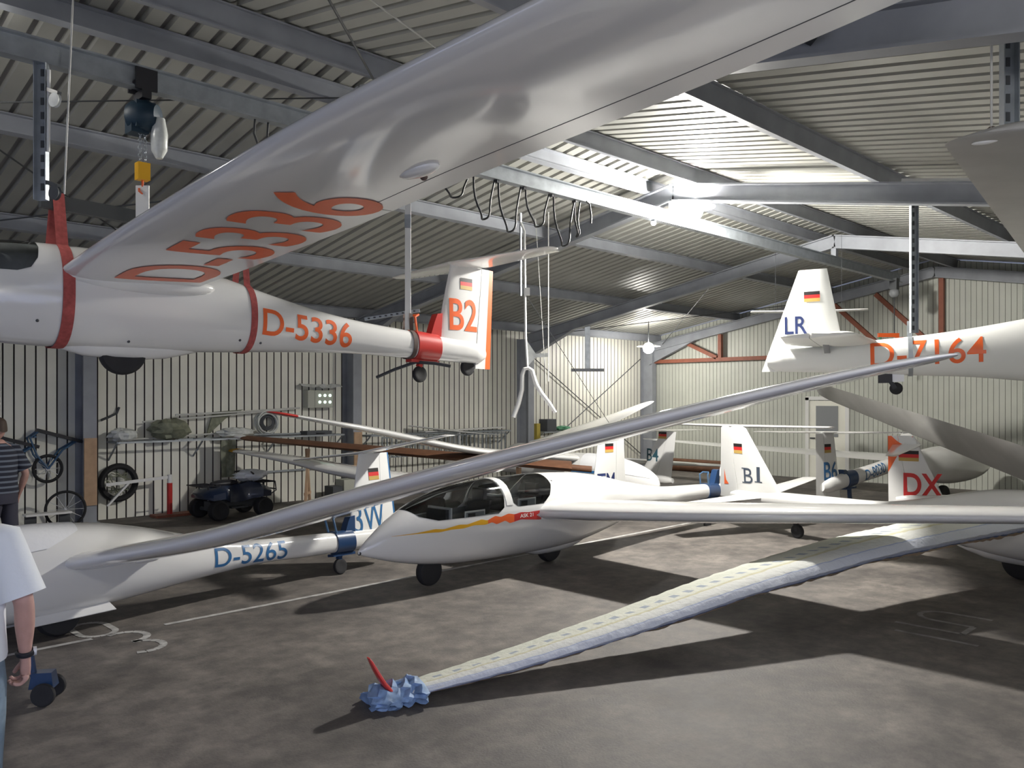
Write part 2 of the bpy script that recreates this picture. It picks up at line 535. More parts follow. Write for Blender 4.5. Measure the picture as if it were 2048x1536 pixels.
def slab(name, parent, root, tip, material, axis='z', c0=0, c1=1, tc=.10, n=6, rnd=0, camber=0):
    """tapered aerofoil slab between two sections. axis z: a fin, sections (z, xle, xte); axis y: a tailplane half, sections (y, xle, xte, z)"""
    b = MB().m(material); rings = []
    for i in range(n+1):
        k = i/n
        q = [a+(b_-a)*k for a, b_ in zip(root, tip)]
        le, te = q[1], q[2]
        ch = le-te; ring = []
        for c, h in foil_loop(tc, camber, c0, c1):
            if axis == 'z': ring.append(Vector((le-c*ch, h*ch, q[0])))
            else: ring.append(Vector((le-c*ch, q[0], q[3]+h*ch)))
        rings.append(ring)
    if rnd:
        a, bb = rings[-1], Vector()
        for v in a: bb += v
        bb /= len(a)
        d = (rings[-1][0]-rings[-2][0]).normalized()
        for k, o in ((.9, .35), (.7, .7), (.35, 1)):
            rings.append([bb+(v-bb)*k+d*rnd*o for v in a])
    b.loft(rings)
    return b.build(name, parent, smooth=50)
def fin_pt(root, tip, tc=.10):
    def f(x, z, s_):
        k = (z-root[0])/(tip[0]-root[0])
        le, te = root[1]+(tip[1]-root[1])*k, root[2]+(tip[2]-root[2])*k
        c = min(1, max(0, (le-x)/(le-te)))
        return Vector((x, s_*(foil(c, tc)[0]*(le-te)+.004), z))
    return f
def wheel(parent, c, R, wd, name='wheel', axis=(0, 1, 0), hubk=.5):
    c = Vector(c)
    b = MB().m('rubber')
    h = wd/2; ri = R*hubk
    prof = [(ri, -h*.8), (R*.8, -h), (R*.93, -h*.85), (R*.99, -h*.45), (R, 0), (R*.99, h*.45), (R*.93, h*.85), (R*.8, h), (ri, h*.8)]
    b.lathe(prof, c, axis, 32)
    t = b.build('tyre' if name == 'wheel' else name, parent)
    b = MB().m('hub')
    b.lathe([(ri*1.02, -h*.72), (ri*.8, -h*.5), (ri*.3, -h*.62), (ri*.3, h*.62), (ri*.8, h*.5), (ri*1.02, h*.72)], c, axis, 24)
    b.build('hub', t)
    return t
def fus_letters(parent, F, txt, side, x0, z0, height, width, slope, material, bold=.012, name='registration_lettering'):
    """x0, z0: lower start of the first letter; the line follows the boom with dz = slope per metre"""
    def mp(u, v):
        x = x0-side*u; z = z0+v+slope*(-side*u)
        return Vector((x, side*(fus_y(F, x, z)+.004), z))
    return letters(name, parent, txt, height, width, mp, material, bold)
def fin_letters(parent, fp, txt, side, x0, z0, height, width, material, bold=.012, name='competition_lettering', slope=0):
    return letters(name, parent, txt, height, width, lambda u, v: fp(x0-side*u, z0+v-slope*side*u, side), material, bold)
def fin_flag(parent, fp, side, x0, z0, wd, ht):
    return flag('national_flag', parent, lambda u, v: fp(x0-side*u, z0+v, side), wd, ht)
GL = {}
def glider(key, name, label, pos, hd, roll=0, pitch=0, z=0, cat='glider'):
    t = thing(name, label, cat, P(pos[0], pos[1], z), (math.radians(roll), -math.radians(pitch), math.radians(hd)-YAW), 'sailplanes in the hangar')
    m = Matrix.Translation(t.location) @ t.rotation_euler.to_matrix().to_4x4()
    GL[key] = (t, m)
    return t
def on(key, p): return GL[key][1] @ Vector(p)
def stand_in(key, name, label, cat, p, group=None):
    """an empty for a separate thing fitted to a glider, sharing its axes"""
    t = thing(name, label, cat, on(key, p), GL[key][0].rotation_euler.copy(), group)
    return t
def tail_dolly(key, label, colour, F, x0, x1, fin_le, zc, wz, handle=True, cuff=.25):
    """padded shell round the boom between x0 and x1 with a cuff up the fin, frame, castor and lifting handle"""
    xm = (x0+x1)/2
    t = stand_in(key, 'tail_dolly', label, 'tail dolly', (xm, 0, zc), 'tail dollies under the glider booms')
    rel = Vector((xm, 0, zc))
    b = MB().m(colour)
    n = 8; rings = []
    for i in range(n+1):
        x = x0+(x1-x0)*i/n
        rings.append([v-rel for v in fus_ring(F, x, 28, .014)])
    b.loft(rings)
    b.build('shell', t)
    b = MB().m(colour)
    zt = F[0](x1)
    b.prism([Vector((x1+.10, -.05, zt-.02))-rel, Vector((x1+.04, -.05, zt+cuff*.6))-rel, Vector((x1-.0, -.05, zt+cuff*.96))-rel, Vector((x1-.07, -.05, zt+cuff))-rel, Vector((x1-.05, -.05, zt-.03))-rel], (0, .10, 0))
    b.build('fin_cuff', t)
    b = MB().m(colour)
    zb = F[1](xm)
    b.beam(Vector((xm+.03, 0, zb))-rel, Vector((xm+.06, 0, wz+.17))-rel, .05, .05, up=(1, 0, 0))
    b.beam(Vector((x0+.04, 0, zb-.02))-rel, Vector((x1-.02, 0, zb-.03))-rel, .10, .03)
    b.build('frame', t)
    wheel(t, Vector((xm+.05, 0, wz+.09))-rel, .09, .05, 'castor_wheel')
    if handle:
        b = MB().m('steelblue' if colour == 'blue' else 'orange')
        zt = F[0](x0)
        b.tube([Vector((x0-.02, -.07, zt-.02))-rel, Vector((x0+.01, -.07, zt+.15))-rel, Vector((x0-.05, -.05, zt+.18))-rel, Vector((x0-.05, .05, zt+.18))-rel, Vector((x0+.01, .07, zt+.15))-rel, Vector((x0-.02, .07, zt-.02))-rel], .013)
        b.build('handle', t)
    return t
# ------------------------------------------------------------------ the hall: X along the ridge, Y across; ridge over Y = 6.45
YL, YR, XE, XB = 14.35, -1.45, 19.7, -4.6
RY, RZ, SL = 6.45, 4.89, .178         # ridge line, top of the rafters at the ridge, roof slope
def raf_z(y): return RZ-SL*abs(y-RY)
def pur_z(y): return raf_z(y)
PH = .19
def build_hall():
    b = MB().m('floor')
    b.box(((XB+XE)/2-2, (YL+YR)/2-3, -.1), (XE-XB+8, YL-YR+6.6, .2))
    struct(b.build('floor', smooth=0))
    # roof: trapezoidal sheets, ribs running down the slope, two pitches, one mesh
    b = MB()
    pitch = .205
    x = XB-.2
    zr = RZ+PH+.015
    def strip(x0, x1, dz0, dz1, mk):
        b.m(mk)
        for sgn, ye in ((1, YL+.15), (-1, YR-.15)):
            ze = zr-SL*abs(ye-RY)
            q = [Vector((x0, RY, zr+dz0)), Vector((x1, RY, zr+dz1)), Vector((x1, ye, ze+dz1)), Vector((x0, ye, ze+dz0))]
            b._f([b.bm.verts.new(v) for v in (q if sgn < 0 else q[::-1])])
    while x < XE+.2:
        strip(x, x+.132, 0, 0, 'roofm')
        strip(x+.132, x+.150, 0, .034, 'roofm')
        strip(x+.150, x+.187, .034, .034, 'rib')
        strip(x+.187, x+.205, .034, 0, 'roofm')
        x += pitch
    b.m('roofm')
    struct(b.build('ceiling', smooth=0, recalc=False))
    # long left wall: vertical sheets with deep joints
    def cladding(name, p0, p1, ztop, inward, pitch, gw, gd, mk, mg, gable=None):
        b = MB(); p0, p1 = Vector(p0), Vector(p1); L = (p1-p0).length; u = (p1-p0)/L; n = Vector(inward)
        def st(a, c, da, dc, mk_):
            b.m(mk_)
            pa, pc = p0+u*a-n*da, p0+u*c-n*dc
            za = gable(pa) if gable else ztop; zc_ = gable(pc) if gable else ztop
            b._f([b.bm.verts.new(v) for v in (pa, pc, pc+Vector((0, 0, zc_)), pa+Vector((0, 0, za)))])
        a = 0
        while a < L:
            st(a, min(L, a+pitch-gw), 0, 0, mk)
            st(a+pitch-gw, a+pitch-gw*.7, 0, gd, mg)
            st(a+pitch-gw*.7, a+pitch-gw*.3, gd, gd, mg)
            st(a+pitch-gw*.3, a+pitch, gd, 0, mg)
            a += pitch
        b.m(mk)
        b.box((p0+p1)/2-n*(gd+.04)+Vector((0, 0, (ztop if not gable else 3.4)/2)), (abs(u.x)*L+abs(u.y)*.04, abs(u.y)*L+abs(u.x)*.04, ztop if not gable else 3.4))
        if gable:
            b.prism([Vector((p0.x-n.x*(gd+.06), y, z)) for y, z in ((YL, 3.4), (YR, 3.4), (RY, RZ+PH))], -n*.04)
        return struct(b.build(name, smooth=0, recalc=False))
    cladding('wall_left', (XB, YL, 0), (XE, YL, 0), raf_z(YL)+PH, (0, -1, 0), .150, .024, .035, 'wallm', 'groove')
    cladding('wall_back', (XE, YL, 0), (XE, YR, 0), 0, (-1, 0, 0), .110, .010, .014, 'endwall', 'groove2', gable=lambda p: raf_z(p.y)+PH)
    cladding('wall_right', (XE, YR, 0), (4.2, YR, 0), raf_z(YR)+PH, (0, 1, 0), .150, .024, .03, 'wallm', 'groove')
    # gable wall and the long door side behind the standpoint, door panels slid open
    b = MB().m('wallm')
    b.prism([(XB, YL, 3.25), (XB, YR, 3.25), (XB, YR, raf_z(YR)+PH), (XB, RY, RZ+PH), (XB, YL, raf_z(YL)+PH)], (-.06, 0, 0))
    b.box((XB-.03, YL-.6, 1.62), (.06, 1.2, 3.25))
    b.box((XB-.03, YR+2.6, 1.62), (.06, 5.2, 3.25)); b.box((XB-.03, YL-3.0, 1.62), (.06, 4.4, 3.25))
    b.box(((XB+4.2)/2, YR-.03, (3.0+raf_z(YR)+PH)/2), (4.2-XB, .06, raf_z(YR)+PH-3.0))
    struct(b.build('wall_front', smooth=0))
    # frames
    for fx in (-.55, 4.45, 9.45, 14.45, 19.5):
        dp = .235
        for s_ in (1, -1):
            ye = YL-.25 if s_ > 0 else YR+.25
            b = MB().m('steel')
            b.ibeam((fx, RY, RZ-dp/2), (fx, ye, raf_z(ye)-dp/2), .14, dp)
            # haunch
            y2 = ye-s_*1.5
            b.prism([(fx-.008, ye, raf_z(ye)-dp), (fx-.008, y2, raf_z(y2)-dp), (fx-.008, ye, raf_z(ye)-dp-.36)], (.016, 0, 0))
            b.beam((fx, ye, raf_z(ye)-dp-.36), (fx, y2, raf_z(y2)-dp), .14, .018)
            struct(b.build('rafter', origin=(fx, ye, raf_z(ye)-dp), smooth=0))
            b = MB().m('steel')
            zc = raf_z(ye)-.1
            yc = YL-.2 if s_ > 0 else YR+.2
            b.ibeam((fx, yc, 0), (fx, yc, zc), .20, .40, up=(0, 1, 0))
            if s_ > 0:
                b.box((fx, yc, .012), (.30, .40, .024))
            struct(b.build('column', origin=(fx, yc, 0), smooth=0))
    # purlins, each a channel lying on the rafters
    for py in (13.85, 11.35, 8.83, 6.85, 6.05, 3.7, 1.2, -1.1):
        b = MB().m('steel')
        z0 = raf_z(py)
        ang = math.atan(SL)*(1 if py < RY else -1)
        up = Vector((0, -math.sin(ang), math.cos(ang)))
        c0, c1 = Vector((XB, py, z0+PH/2)), Vector((XE, py, z0+PH/2))
        b.ibeam(c0, c1, .085, PH, .012, .012, up=up)
        struct(b.build('purlin', origin=c0, smooth=0))
    # hoist rail under the ridge, hung from the rafters
    b = MB().m('galv')
    b.ibeam((XB+.2, RY, 4.42), (XE-2.2, RY, 4.42), .10, .17, .014, .01)
    struct(b.build('hoist_beam', origin=(XB, RY, 4.42), smooth=0))
    for fx in (4.45, 9.45, 14.45):
        b = MB().m('steel')
        b.box((fx, RY, 4.585), (.09, .09, .16))
        struct(b.build('beam_hanger', origin=(fx, RY, 4.6), smooth=0))
    # wind bracing rods under the roof
    for k, (a, c) in enumerate((((-.5, 13.6), (4.4, 8.9)), ((-.5, 8.9), (4.4, 13.6)), ((-.5, 6.2), (4.4, 11.3)), ((14.5, 13.6), (19.4, 8.9)), ((14.5, 8.9), (19.4, 13.6)), ((-.4, 1), (4.4, 6.1)))):
        b = MB().m('darksteel')
        pa, pc = Vector((a[0], a[1], raf_z(a[1])-.12)), Vector((c[0], c[1], raf_z(c[1])-.12))
        b.cyl(pa, pc, .009, seg=6)
        struct(b.build('brace_rod', origin=pa))
    # crossed bracing in the last bay of the left wall
    for (xa, za), (xc, zc) in (((14.7, 3.1), (19.3, .4)), ((14.7, .4), (19.3, 3.1))):
        b = MB().m('darksteel')
        b.cyl((xa, YL-.06, za), (xc, YL-.06, zc), .012, seg=6)
        struct(b.build('brace_rod', origin=(xa, YL-.06, za)))
    # red-brown steel of the end wall
    xs_ = XE-.14
    def member(p, q, nm):
        b = MB().m('brownsteel'); b.beam(p, q, .10, .10, up=(1, 0, 0)); struct(b.build(nm, origin=p, smooth=0))
    member((xs_, YL-.1, 3.02), (xs_, 4.0, 3.02), 'wall_beam')
    for yy in (11.85, 6.32):
        member((xs_, yy, 3.07), (xs_, yy, raf_z(yy)-.24), 'wall_post')
    member((xs_, 7.75, 4.40), (xs_, 6.45, 3.1), 'wall_brace')
    member((xs_, 8.75, 4.25), (xs_, 7.55, 3.1), 'wall_brace')
    member((xs_, 12.9, 3.5), (xs_, 11.95, 3.07), 'wall_brace')
    # door in the end wall
    t = thing('door_1', 'pale steel door with a glazed upper panel in the end wall', 'door', (XE-.02, 8.95, 0))
    t['kind'] = 'structure'
    b = MB().m('white')
    for y_ in (-.50, .50): b.box((-.03, y_, 1.0), (.08, .09, 2.0))
    b.box((-.03, 0, 1.98), (.08, 1.09, .09)); b.build('door_frame', t, smooth=0)
    b = MB().m('wallm'); b.box((-.02, 0, .97), (.05, .9, 1.9)); lf = b.build('door_leaf', t, smooth=0)
    b = MB().m('panelgrey'); b.box((-.05, 0, 1.42), (.02, .55, .75)); b.build('pane', lf, smooth=0)
    b = MB().m('darksteel'); b.box((-.06, .36, 1.0), (.05, .12, .03)); b.build('door_handle', lf, smooth=0)
    # rails on the left wall
    b = MB().m('galv')
    b.beam((7.0, YL-.03, .60), (9.1, YL-.03, .60), .03, .035)
    struct(b.build('trim_1', origin=(7.0, YL-.03, .6), smooth=0))
    # floor markings
    def mark(name, pts, wd, mk='paintline'):
        b = MB().m(mk)
        for a, c in zip(pts, pts[1:]):
            a, c = Vector((*a, .003)), Vector((*c, .003)); u = (c-a).normalized(); n = Vector((-u.y, u.x, 0))*wd/2
            e = u*wd*.0
            b._f([b.bm.verts.new(v) for v in (a-n-e, c-n+e, c+n+e, a+n-e)])
        o = b.build(name, smooth=0, recalc=False); return struct(o)
    mark('floor_line', [(-3, 7.30), (2.35, 7.32)], .06)
    mark('floor_line', [(2.95, 7.33), (13.5, 7.42)], .06)
    def arc(cx, cy, r, a0, a1, n=9, sy=1): return [(cx+r*math.cos(math.radians(a0+(a1-a0)*i/n)), cy+sy*r*math.sin(math.radians(a0+(a1-a0)*i/n))) for i in range(n+1)]
    mark('floor_number', arc(2.56, 7.17, .17, 120, -90)+arc(2.56, 6.83, .17, 90, -120)[1:], .06)
    mark('floor_number', arc(2.45, 7.72, .14, 0, 180)[:]+[(2.31, 7.5)]+arc(2.45, 7.5, .14, 180, 360)+[(2.59, 7.72)], .055)
    mark('floor_number', [(7.35, 2.75), (7.35, 2.2), (7.35, 2.1), (7.15, 2.32)][:3], .05, 'paintfaint')
    mark('floor_number', [(7.62, 2.85), (7.62, 2.30), (7.92, 2.30), (7.92, 2.62)]+arc(8.1, 2.62, .18, 180, 0)+[(8.28, 2.25)], .05, 'paintfaint')
build_hall()
# ------------------------------------------------------------------ hall lamps
def hall_lamp(name_key, pos, label, r=.14, dish=.30):
    p = Vector(pos)
    t = thing('hall_lamp', label, 'lamp', p, group='hall lamps')
    b = MB().m('white'); b.lathe([(dish*.25, .085), (dish*.55, .08), (dish, .05), (dish, .044), (dish*.5, .066), (dish*.25, .07)], (0, 0, .0), (0, 0, 1), 32); b.build('reflector', t)
    b = MB().m('darksteel'); b.cyl((0, 0, .075), (0, 0, .11), .05, .035); b.build('lamp_holder', t)
    zt = (raf_z(p.y)-.237 if abs(p.x-9.45) < .08 else RZ+PH-SL*abs(p.y-RY)-.01)-p.z
    b = MB().m('darksteel'); b.cyl((0, 0, .10), (0, 0, max(.112, zt)), .012, seg=8); b.build('rod', t)
    b = MB().m(M['bulb'][name_key]); b.ball((0, 0, 0), r, seg=24); b.build('bulb', t)
    return t
hall_lamp('ridge', (9.42, 6.13, 4.475), 'glaring white hall lamp beside the hoist beam at the ridge')
hall_lamp('corner', P(3.51, 21.3, 3.27), 'glaring white hall lamp low in the far corner of the hall')
hall_lamp('ridge_b', (1.2, 6.95, 4.55), 'hall lamp under the ridge over the nose of the D-5265 glider')
hall_lamp('side', (1.6, -.95, 3.2), 'hall lamp beside the right hand wall')
b = MB().m(emit('small_bulb', (.9, .95, 1), 12)); b.ball((0, 0, 0), .035)
t = thing('spot_lamp', 'tiny round lamp glowing under the hoist beam left of the glaring ridge lamp', 'lamp', (9.0, RY, 4.30), group=None)
b.build('bulb', t)
b = MB().m('darksteel'); b.cyl((0, 0, .02), (0, 0, .05), .03); b.build('lamp_holder', t)
# ================================================================== the gliders
def main_wheel(g, R, wd, x=0, z=None, fair=True, F=None, hubk=.45):
    z = R if z is None else z
    wheel(g, (x, 0, z), R, wd, hubk=hubk)
    if fair and F:
        b = MB().m('gel')
        zb = F[1](x)
        rings = []
        for dx, k in ((.62, .05), (.5, .45), (.3, .9), (.1, 1), (-.15, 1), (-.35, .85), (-.55, .45), (-.72, .05)):
            w_ = .12*(k**.5)
            zl = zb+.05-.12*k
            rings.append([Vector((x+dx, w_*math.sin(a), zb+.06+(zl-zb-.06)*max(0, math.cos(a)))) for a in [PI*(-.5+i/12) for i in range(13)]])
        b.loft(rings, closed=False, cap0=False, cap1=False)
        b.build('wheel_fairing', g)
# ---- 1. D-5265, lettered 3W, left foreground
def g_3w():
    g = glider('3W', 'glider', 'white glider D-5265 lettered 3W standing lowest on the left, long wing rising to the right', (-3.80, 6.95), 232.5, roll=8.5)
    F = fus_fn(1.95, -3.93, .95, .17, .30, .48, .32, .125, xboom=-2.0, bz=.41, rt=.105)
    fuselage(g, F)
    skin_patch('canopy_cover', g, F, [(2.3, .50), (1.2, .52), (.62, .56), (.50, .72), (.16, .74), (-.12, .86), (-.2, 1.3), (2.3, 1.3)], 'cover', off=.008)
    main_wheel(g, .185, .12, F=None)
    for s_ in (1, -1):
        b = MB().m('gel')
        b.prism([(.36, s_*.10, .24), (-.36, s_*.10, .24), (-.40, s_*.19, .14), (.34, s_*.19, .13)], (0, s_*.006, .006))
        b.build('wheel_door', g, smooth=0)
    L = Wing([(.20, .04, -.80, .575, .19), (.7, .05, -.76, .60, .19), (2.1, .08, -.66, .68, .185), (3.6, .10, -.54, .84, .18), (4.7, .09, -.43, .955, .175), (5.8, .06, -.33, 1.055, .165), (6.5, .02, -.26, 1.115, .15), (6.95, -.03, -.22, 1.14, .13)], 1, inc=math.radians(2.5))
    L.mesh('wing', g, 'gel')
    R = Wing([(.20, .40, -.48, .665, .165), (3.5, .31, -.32, .83, .15), (6.7, .09, -.16, 1.09, .12)], -1, inc=math.radians(1.5))
    R.mesh('wing', g, 'gel')
    b = MB().m('gel'); b.ball((-.62, .36, .52), .1, (1.1, .2, .16)); b.build('pushrod_fairing', g)
    root, tip = (.36, -3.2, -4.0), (1.34, -3.50, -3.98)
    fp = fin_pt(root, tip)
    slab('fin', g, root, tip, 'gel', c0=0, c1=.66)
    rd = slab('rudder', g, root, tip, 'gel', c0=.67, c1=.955)
    slab('rudder_stripe', rd, root, tip, 'bluelet', c0=.955, c1=1)
    for s_ in (1, -1):
        slab('tailplane', g, (0, -3.47, -3.86, 1.355), (s_*1.3, -3.55, -3.80, 1.40), 'gel', axis='y', c0=0, c1=.68, rnd=.03)
        slab('elevator', g, (s_*.03, -3.47, -3.86, 1.355), (s_*1.3, -3.55, -3.80, 1.40), 'gel', axis='y', c0=.69, c1=1)
    fin_letters(g, fp, '3W', 1, -3.31, .42, .33, .48, 'bluelet', bold=.0)
    fin_flag(g, fp, 1, -3.60, 1.02, .17, .14)
    fus_letters(g, F, 'D-5265', 1, -1.40, .335, .19, .88, .045, 'bluelet', bold=.005)
    tail_dolly('3W', 'blue tail dolly clamped round the boom of the D-5265 glider', 'blue', F, -2.98, -3.24, 0, .31, 0, cuff=.17)
    return F
F3W = g_3w()
# ---- 2. the two-seater in the middle
def g_ask():
    g = glider('AS', 'glider', 'white two-seat glider with clear canopies and a yellow to red flash, middle of the floor', (.45, 10.12), 227.3, pitch=.8)
    F = fus_fn(2.86, -5.0, 1.09, .17, .35, .45, .57, .125, xboom=-2.6, bz=.62, rt=.10, nosep=((1, 1), (.75, .985), (.5, .915), (.30, .74), (.15, .47), (.06, .235), (.02, .115), (0, .035)))
    front = [(2.44, 1.5), (2.36, .86), (2.25, .765), (2.05, .715), (1.24, .725), (1.15, .78), (1.12, .9), (1.11, 1.5)]
    rear = [(1.01, 1.5), (1.0, .82), (.93, .775), (.50, .775), (.37, .86), (.28, .98), (.25, 1.5)]
    fuselage(g, F, cut=(front, rear), n=48, ns=80)
    skin_patch('canopy', g, F, front, 'glass', off=.002, n=48)
    skin_patch('canopy', g, F, rear, 'glass', off=.002, n=48)
    # lining below the sills
    b = MB().m('cockpit')
    b.loft([fus_ring(F, x, 40, -.025) for x in [.22+2.2*i/40 for i in range(41)]])
    tub = [(.1, .770), (.5, .770), (.93, .770), (1.15, .74), (2.05, .70), (2.5, .86), (2.5, -1), (.1, -1)]
    poly_cut(b.bm, tub)
    bmesh.ops.delete(b.bm, geom=[f for f in b.bm.faces if not inside(tub, f.calc_center_median().x, f.calc_center_median().z)], context='FACES')
    b.build('cockpit_lining', g, recalc=False)
    b = MB().m('cockpit')
    b.prism([Vector((.24, y, z)) for y, z in ((-.30, .5), (.30, .5), (.31, .85), (.22, 1.02), (0, 1.06), (-.22, 1.02), (-.31, .85))], (-.02, 0, 0))
    b.build('bulkhead', g, smooth=0)
    for xs in (1.22, .34):
        b = MB().m('black')
        b.loft([[Vector((xs+.50, y, .36)) for y in (-.2, .2)]+[Vector((xs+.50, y, .33)) for y in (.2, -.2)],
                [Vector((xs+.15, y, .34)) for y in (-.2, .2)]+[Vector((xs+.13, y, .31)) for y in (.2, -.2)],
                [Vector((xs, y, .85)) for y in (-.17, .17)]+[Vector((xs-.03, y, .85)) for y in (.17, -.17)]])
        b.box((xs-.01, 0, .91), (.06, .17, .13))
        b.build('seat', g)
    for xp, zp in ((1.86, .73), (1.02, .80)):
        b = MB().m('white'); b.box((xp, .06, zp), (.02, .36, .19)); b.m('panelgrey'); b.box((xp-.012, .06, zp), (.01, .33, .16)); b.m('black'); b.box((xp+.03, .06, zp), (.05, .30, .15))
        for i, yy in enumerate((-.05, .06, .17)):
            b.cyl((xp-.017, yy, zp+.02), (xp-.022, yy, zp+.02), .035)
        b.build('instrument_panel', g, smooth=30)
    for xa, za in ((1.55, .70), (.72, .77)):
        b = MB().m('white'); b.box((xa, .27, za+.02), (.30, .012, .12)); b.m('panelgrey'); b.box((xa, .277, za+.02), (.26, .012, .09)); b.m('black'); b.box((xa+.06, .285, za+.02), (.10, .01, .07)); b.build('side_panel', g, smooth=0)
    b = MB().m('gel')
    b.loft([[v for v in fus_ring(F, 1.06+dx, 40, o_)] for dx, o_ in ((.05, .006), (-.05, .006), (-.05, -.02), (.05, -.02), (.05, .006))], cap0=False, cap1=False)
    arch = [(2, .80), (0, .80), (0, 2), (2, 2)]
    poly_cut(b.bm, [(2, .80), (0, .80), (1, -9)])
    bmesh.ops.delete(b.bm, geom=[f for f in b.bm.faces if f.calc_center_median().z < .80], context='FACES')
    b.build('canopy_arch', g)
    wheel(g, (1.95, 0, .155), .155, .10)
    main_wheel(g, .19, .12, F=F)
    b = MB().m('darksteel'); b.lathe([(.022, 0), (.022, .012), (.012, .013), (.012, 0)], (2.845, 0, .45), (1, 0, 0), 16); b.build('pitot', g)
    st = [(.25, .60, -.75, .65, .175), (.6, .58, -.72, .675, .175), (2.2, .57, -.58, .80, .175), (3.8, .54, -.42, .945, .17), (5.2, .50, -.26, 1.07, .165), (7.25, .43, -.06, 1.22, .12)]
    W = Wing(st, 1, round_tip=.3, inc=math.radians(2)); W.mesh('wing', g, 'gel')
    V = Wing(st[:3]+[(3.8, .54, -.42, .87, .16), (5.2, .50, -.26, .97, .15), (7.25, .43, -.06, 1.06, .12)], -1, round_tip=.3, inc=math.radians(2))
    wv = V.mesh('wing', g, 'gel', tb=6.85)
    V.mesh('wing_tip', wv, 'yellow', ta=6.85, n=8)['label'] = 'yellow wing tip'
    for s_ in (1, -1):
        b = MB().m('gel'); b.ball((-.08, s_*.33, .66), .1, (7.0, 1.1, 1.05)); b.build('wing_root_fairing', g)
    root, tip = (.66, -4.1, -5.1), (1.56, -4.55, -5.15)
    slab('fin', g, root, tip, 'gel', c1=.66); slab('rudder', g, root, tip, 'gel', c0=.67)
    for s_ in (1, -1):
        slab('tailplane', g, (0, -4.55, -5.15, 1.60), (s_*1.5, -4.72, -5.08, 1.61), 'gel', axis='y', c1=.66, rnd=.04)
        slab('elevator', g, (s_*.03, -4.55, -5.15, 1.60), (s_*1.5, -4.72, -5.08, 1.61), 'gel', axis='y', c0=.67)
    # lightning flash along the nose
    up = [(2.56, .597), (2.30, .612), (2.10, .635), (2.0, .625), (1.8, .655), (1.7, .648), (1.5, .685), (1.42, .665), (1.30, .705), (1.22, .685), (1.10, .712), (1.0, .695), (.90, .71), (.78, .70), (.55, .705)]
    lo = [(2.56, .595), (2.30, .602), (2.12, .602), (2.05, .598), (1.9, .612), (1.75, .610), (1.6, .632), (1.45, .622), (1.35, .640), (1.28, .612), (1.15, .640), (1.08, .605), (.9, .63), (.80, .62), (.60, .60)]
    b = MB()
    pu, pl = pchip([-x for x, z in up], [z for x, z in up]), pchip([-x for x, z in lo], [z for x, z in lo])
    def L3(x, z): return Vector((x, fus_y(F, x, z)+.004, z))
    def zz(poly, x):
        for (x0, z0), (x1, z1) in zip(poly, poly[1:]):
            if x0 >= x >= x1: return z0+(z1-z0)*(x0-x)/(x0-x1)
        return poly[-1][1]
    N = 80
    for i in range(N):
        xa, xb = 2.56-(2.56-.56)*i/N, 2.56-(2.56-.56)*(i+1)/N
        xm = (xa+xb)/2
        b.m('yellow' if xm > 1.42 else ('orange' if xm > 1.02 else 'red'))
        if xm < .64:   # swallow tail
            zc = .655; k = (.64-xm)/.08*.035
            for lo_, hi_ in ((None, -1), (1, None)):
                if lo_ is None: q = ((xa, zz(lo, xa)), (xb, zz(lo, xb)), (xb, zc-k), (xa, zc-k))
                else: q = ((xa, zc+k), (xb, zc+k), (xb, zz(up, xb)), (xa, zz(up, xa)))
                b._f([b.bm.verts.new(L3(*p_)) for p_ in q])
        else:
            zs0 = [zz(lo, xa)+(zz(up, xa)-zz(lo, xa))*j/3 for j in range(4)]; zs1 = [zz(lo, xb)+(zz(up, xb)-zz(lo, xb))*j/3 for j in range(4)]
            for j in range(3):
                b._f([b.bm.verts.new(L3(*p_)) for p_ in ((xa, zs0[j]), (xb, zs1[j]), (xb, zs1[j+1]), (xa, zs0[j+1]))])
    b.build('flash_stripe', g, smooth=0, recalc=False)['label'] = 'yellow to red flash stripe'
    letters('nose_lettering', g, 'ASK 21', .042, .22, lambda u, v: (lambda x, z: Vector((x, fus_y(F, x, z)+.008, z)))(.92-u, .648+v), 'white', bold=.02, cell=.03)
    tail_dolly('AS', 'blue tail dolly on the boom of the two-seat glider, left of the grey B1 fin', 'blue', F, -3.72, -4.05, 0, .58, 0, cuff=.22)
    return F
FAS = g_ask()
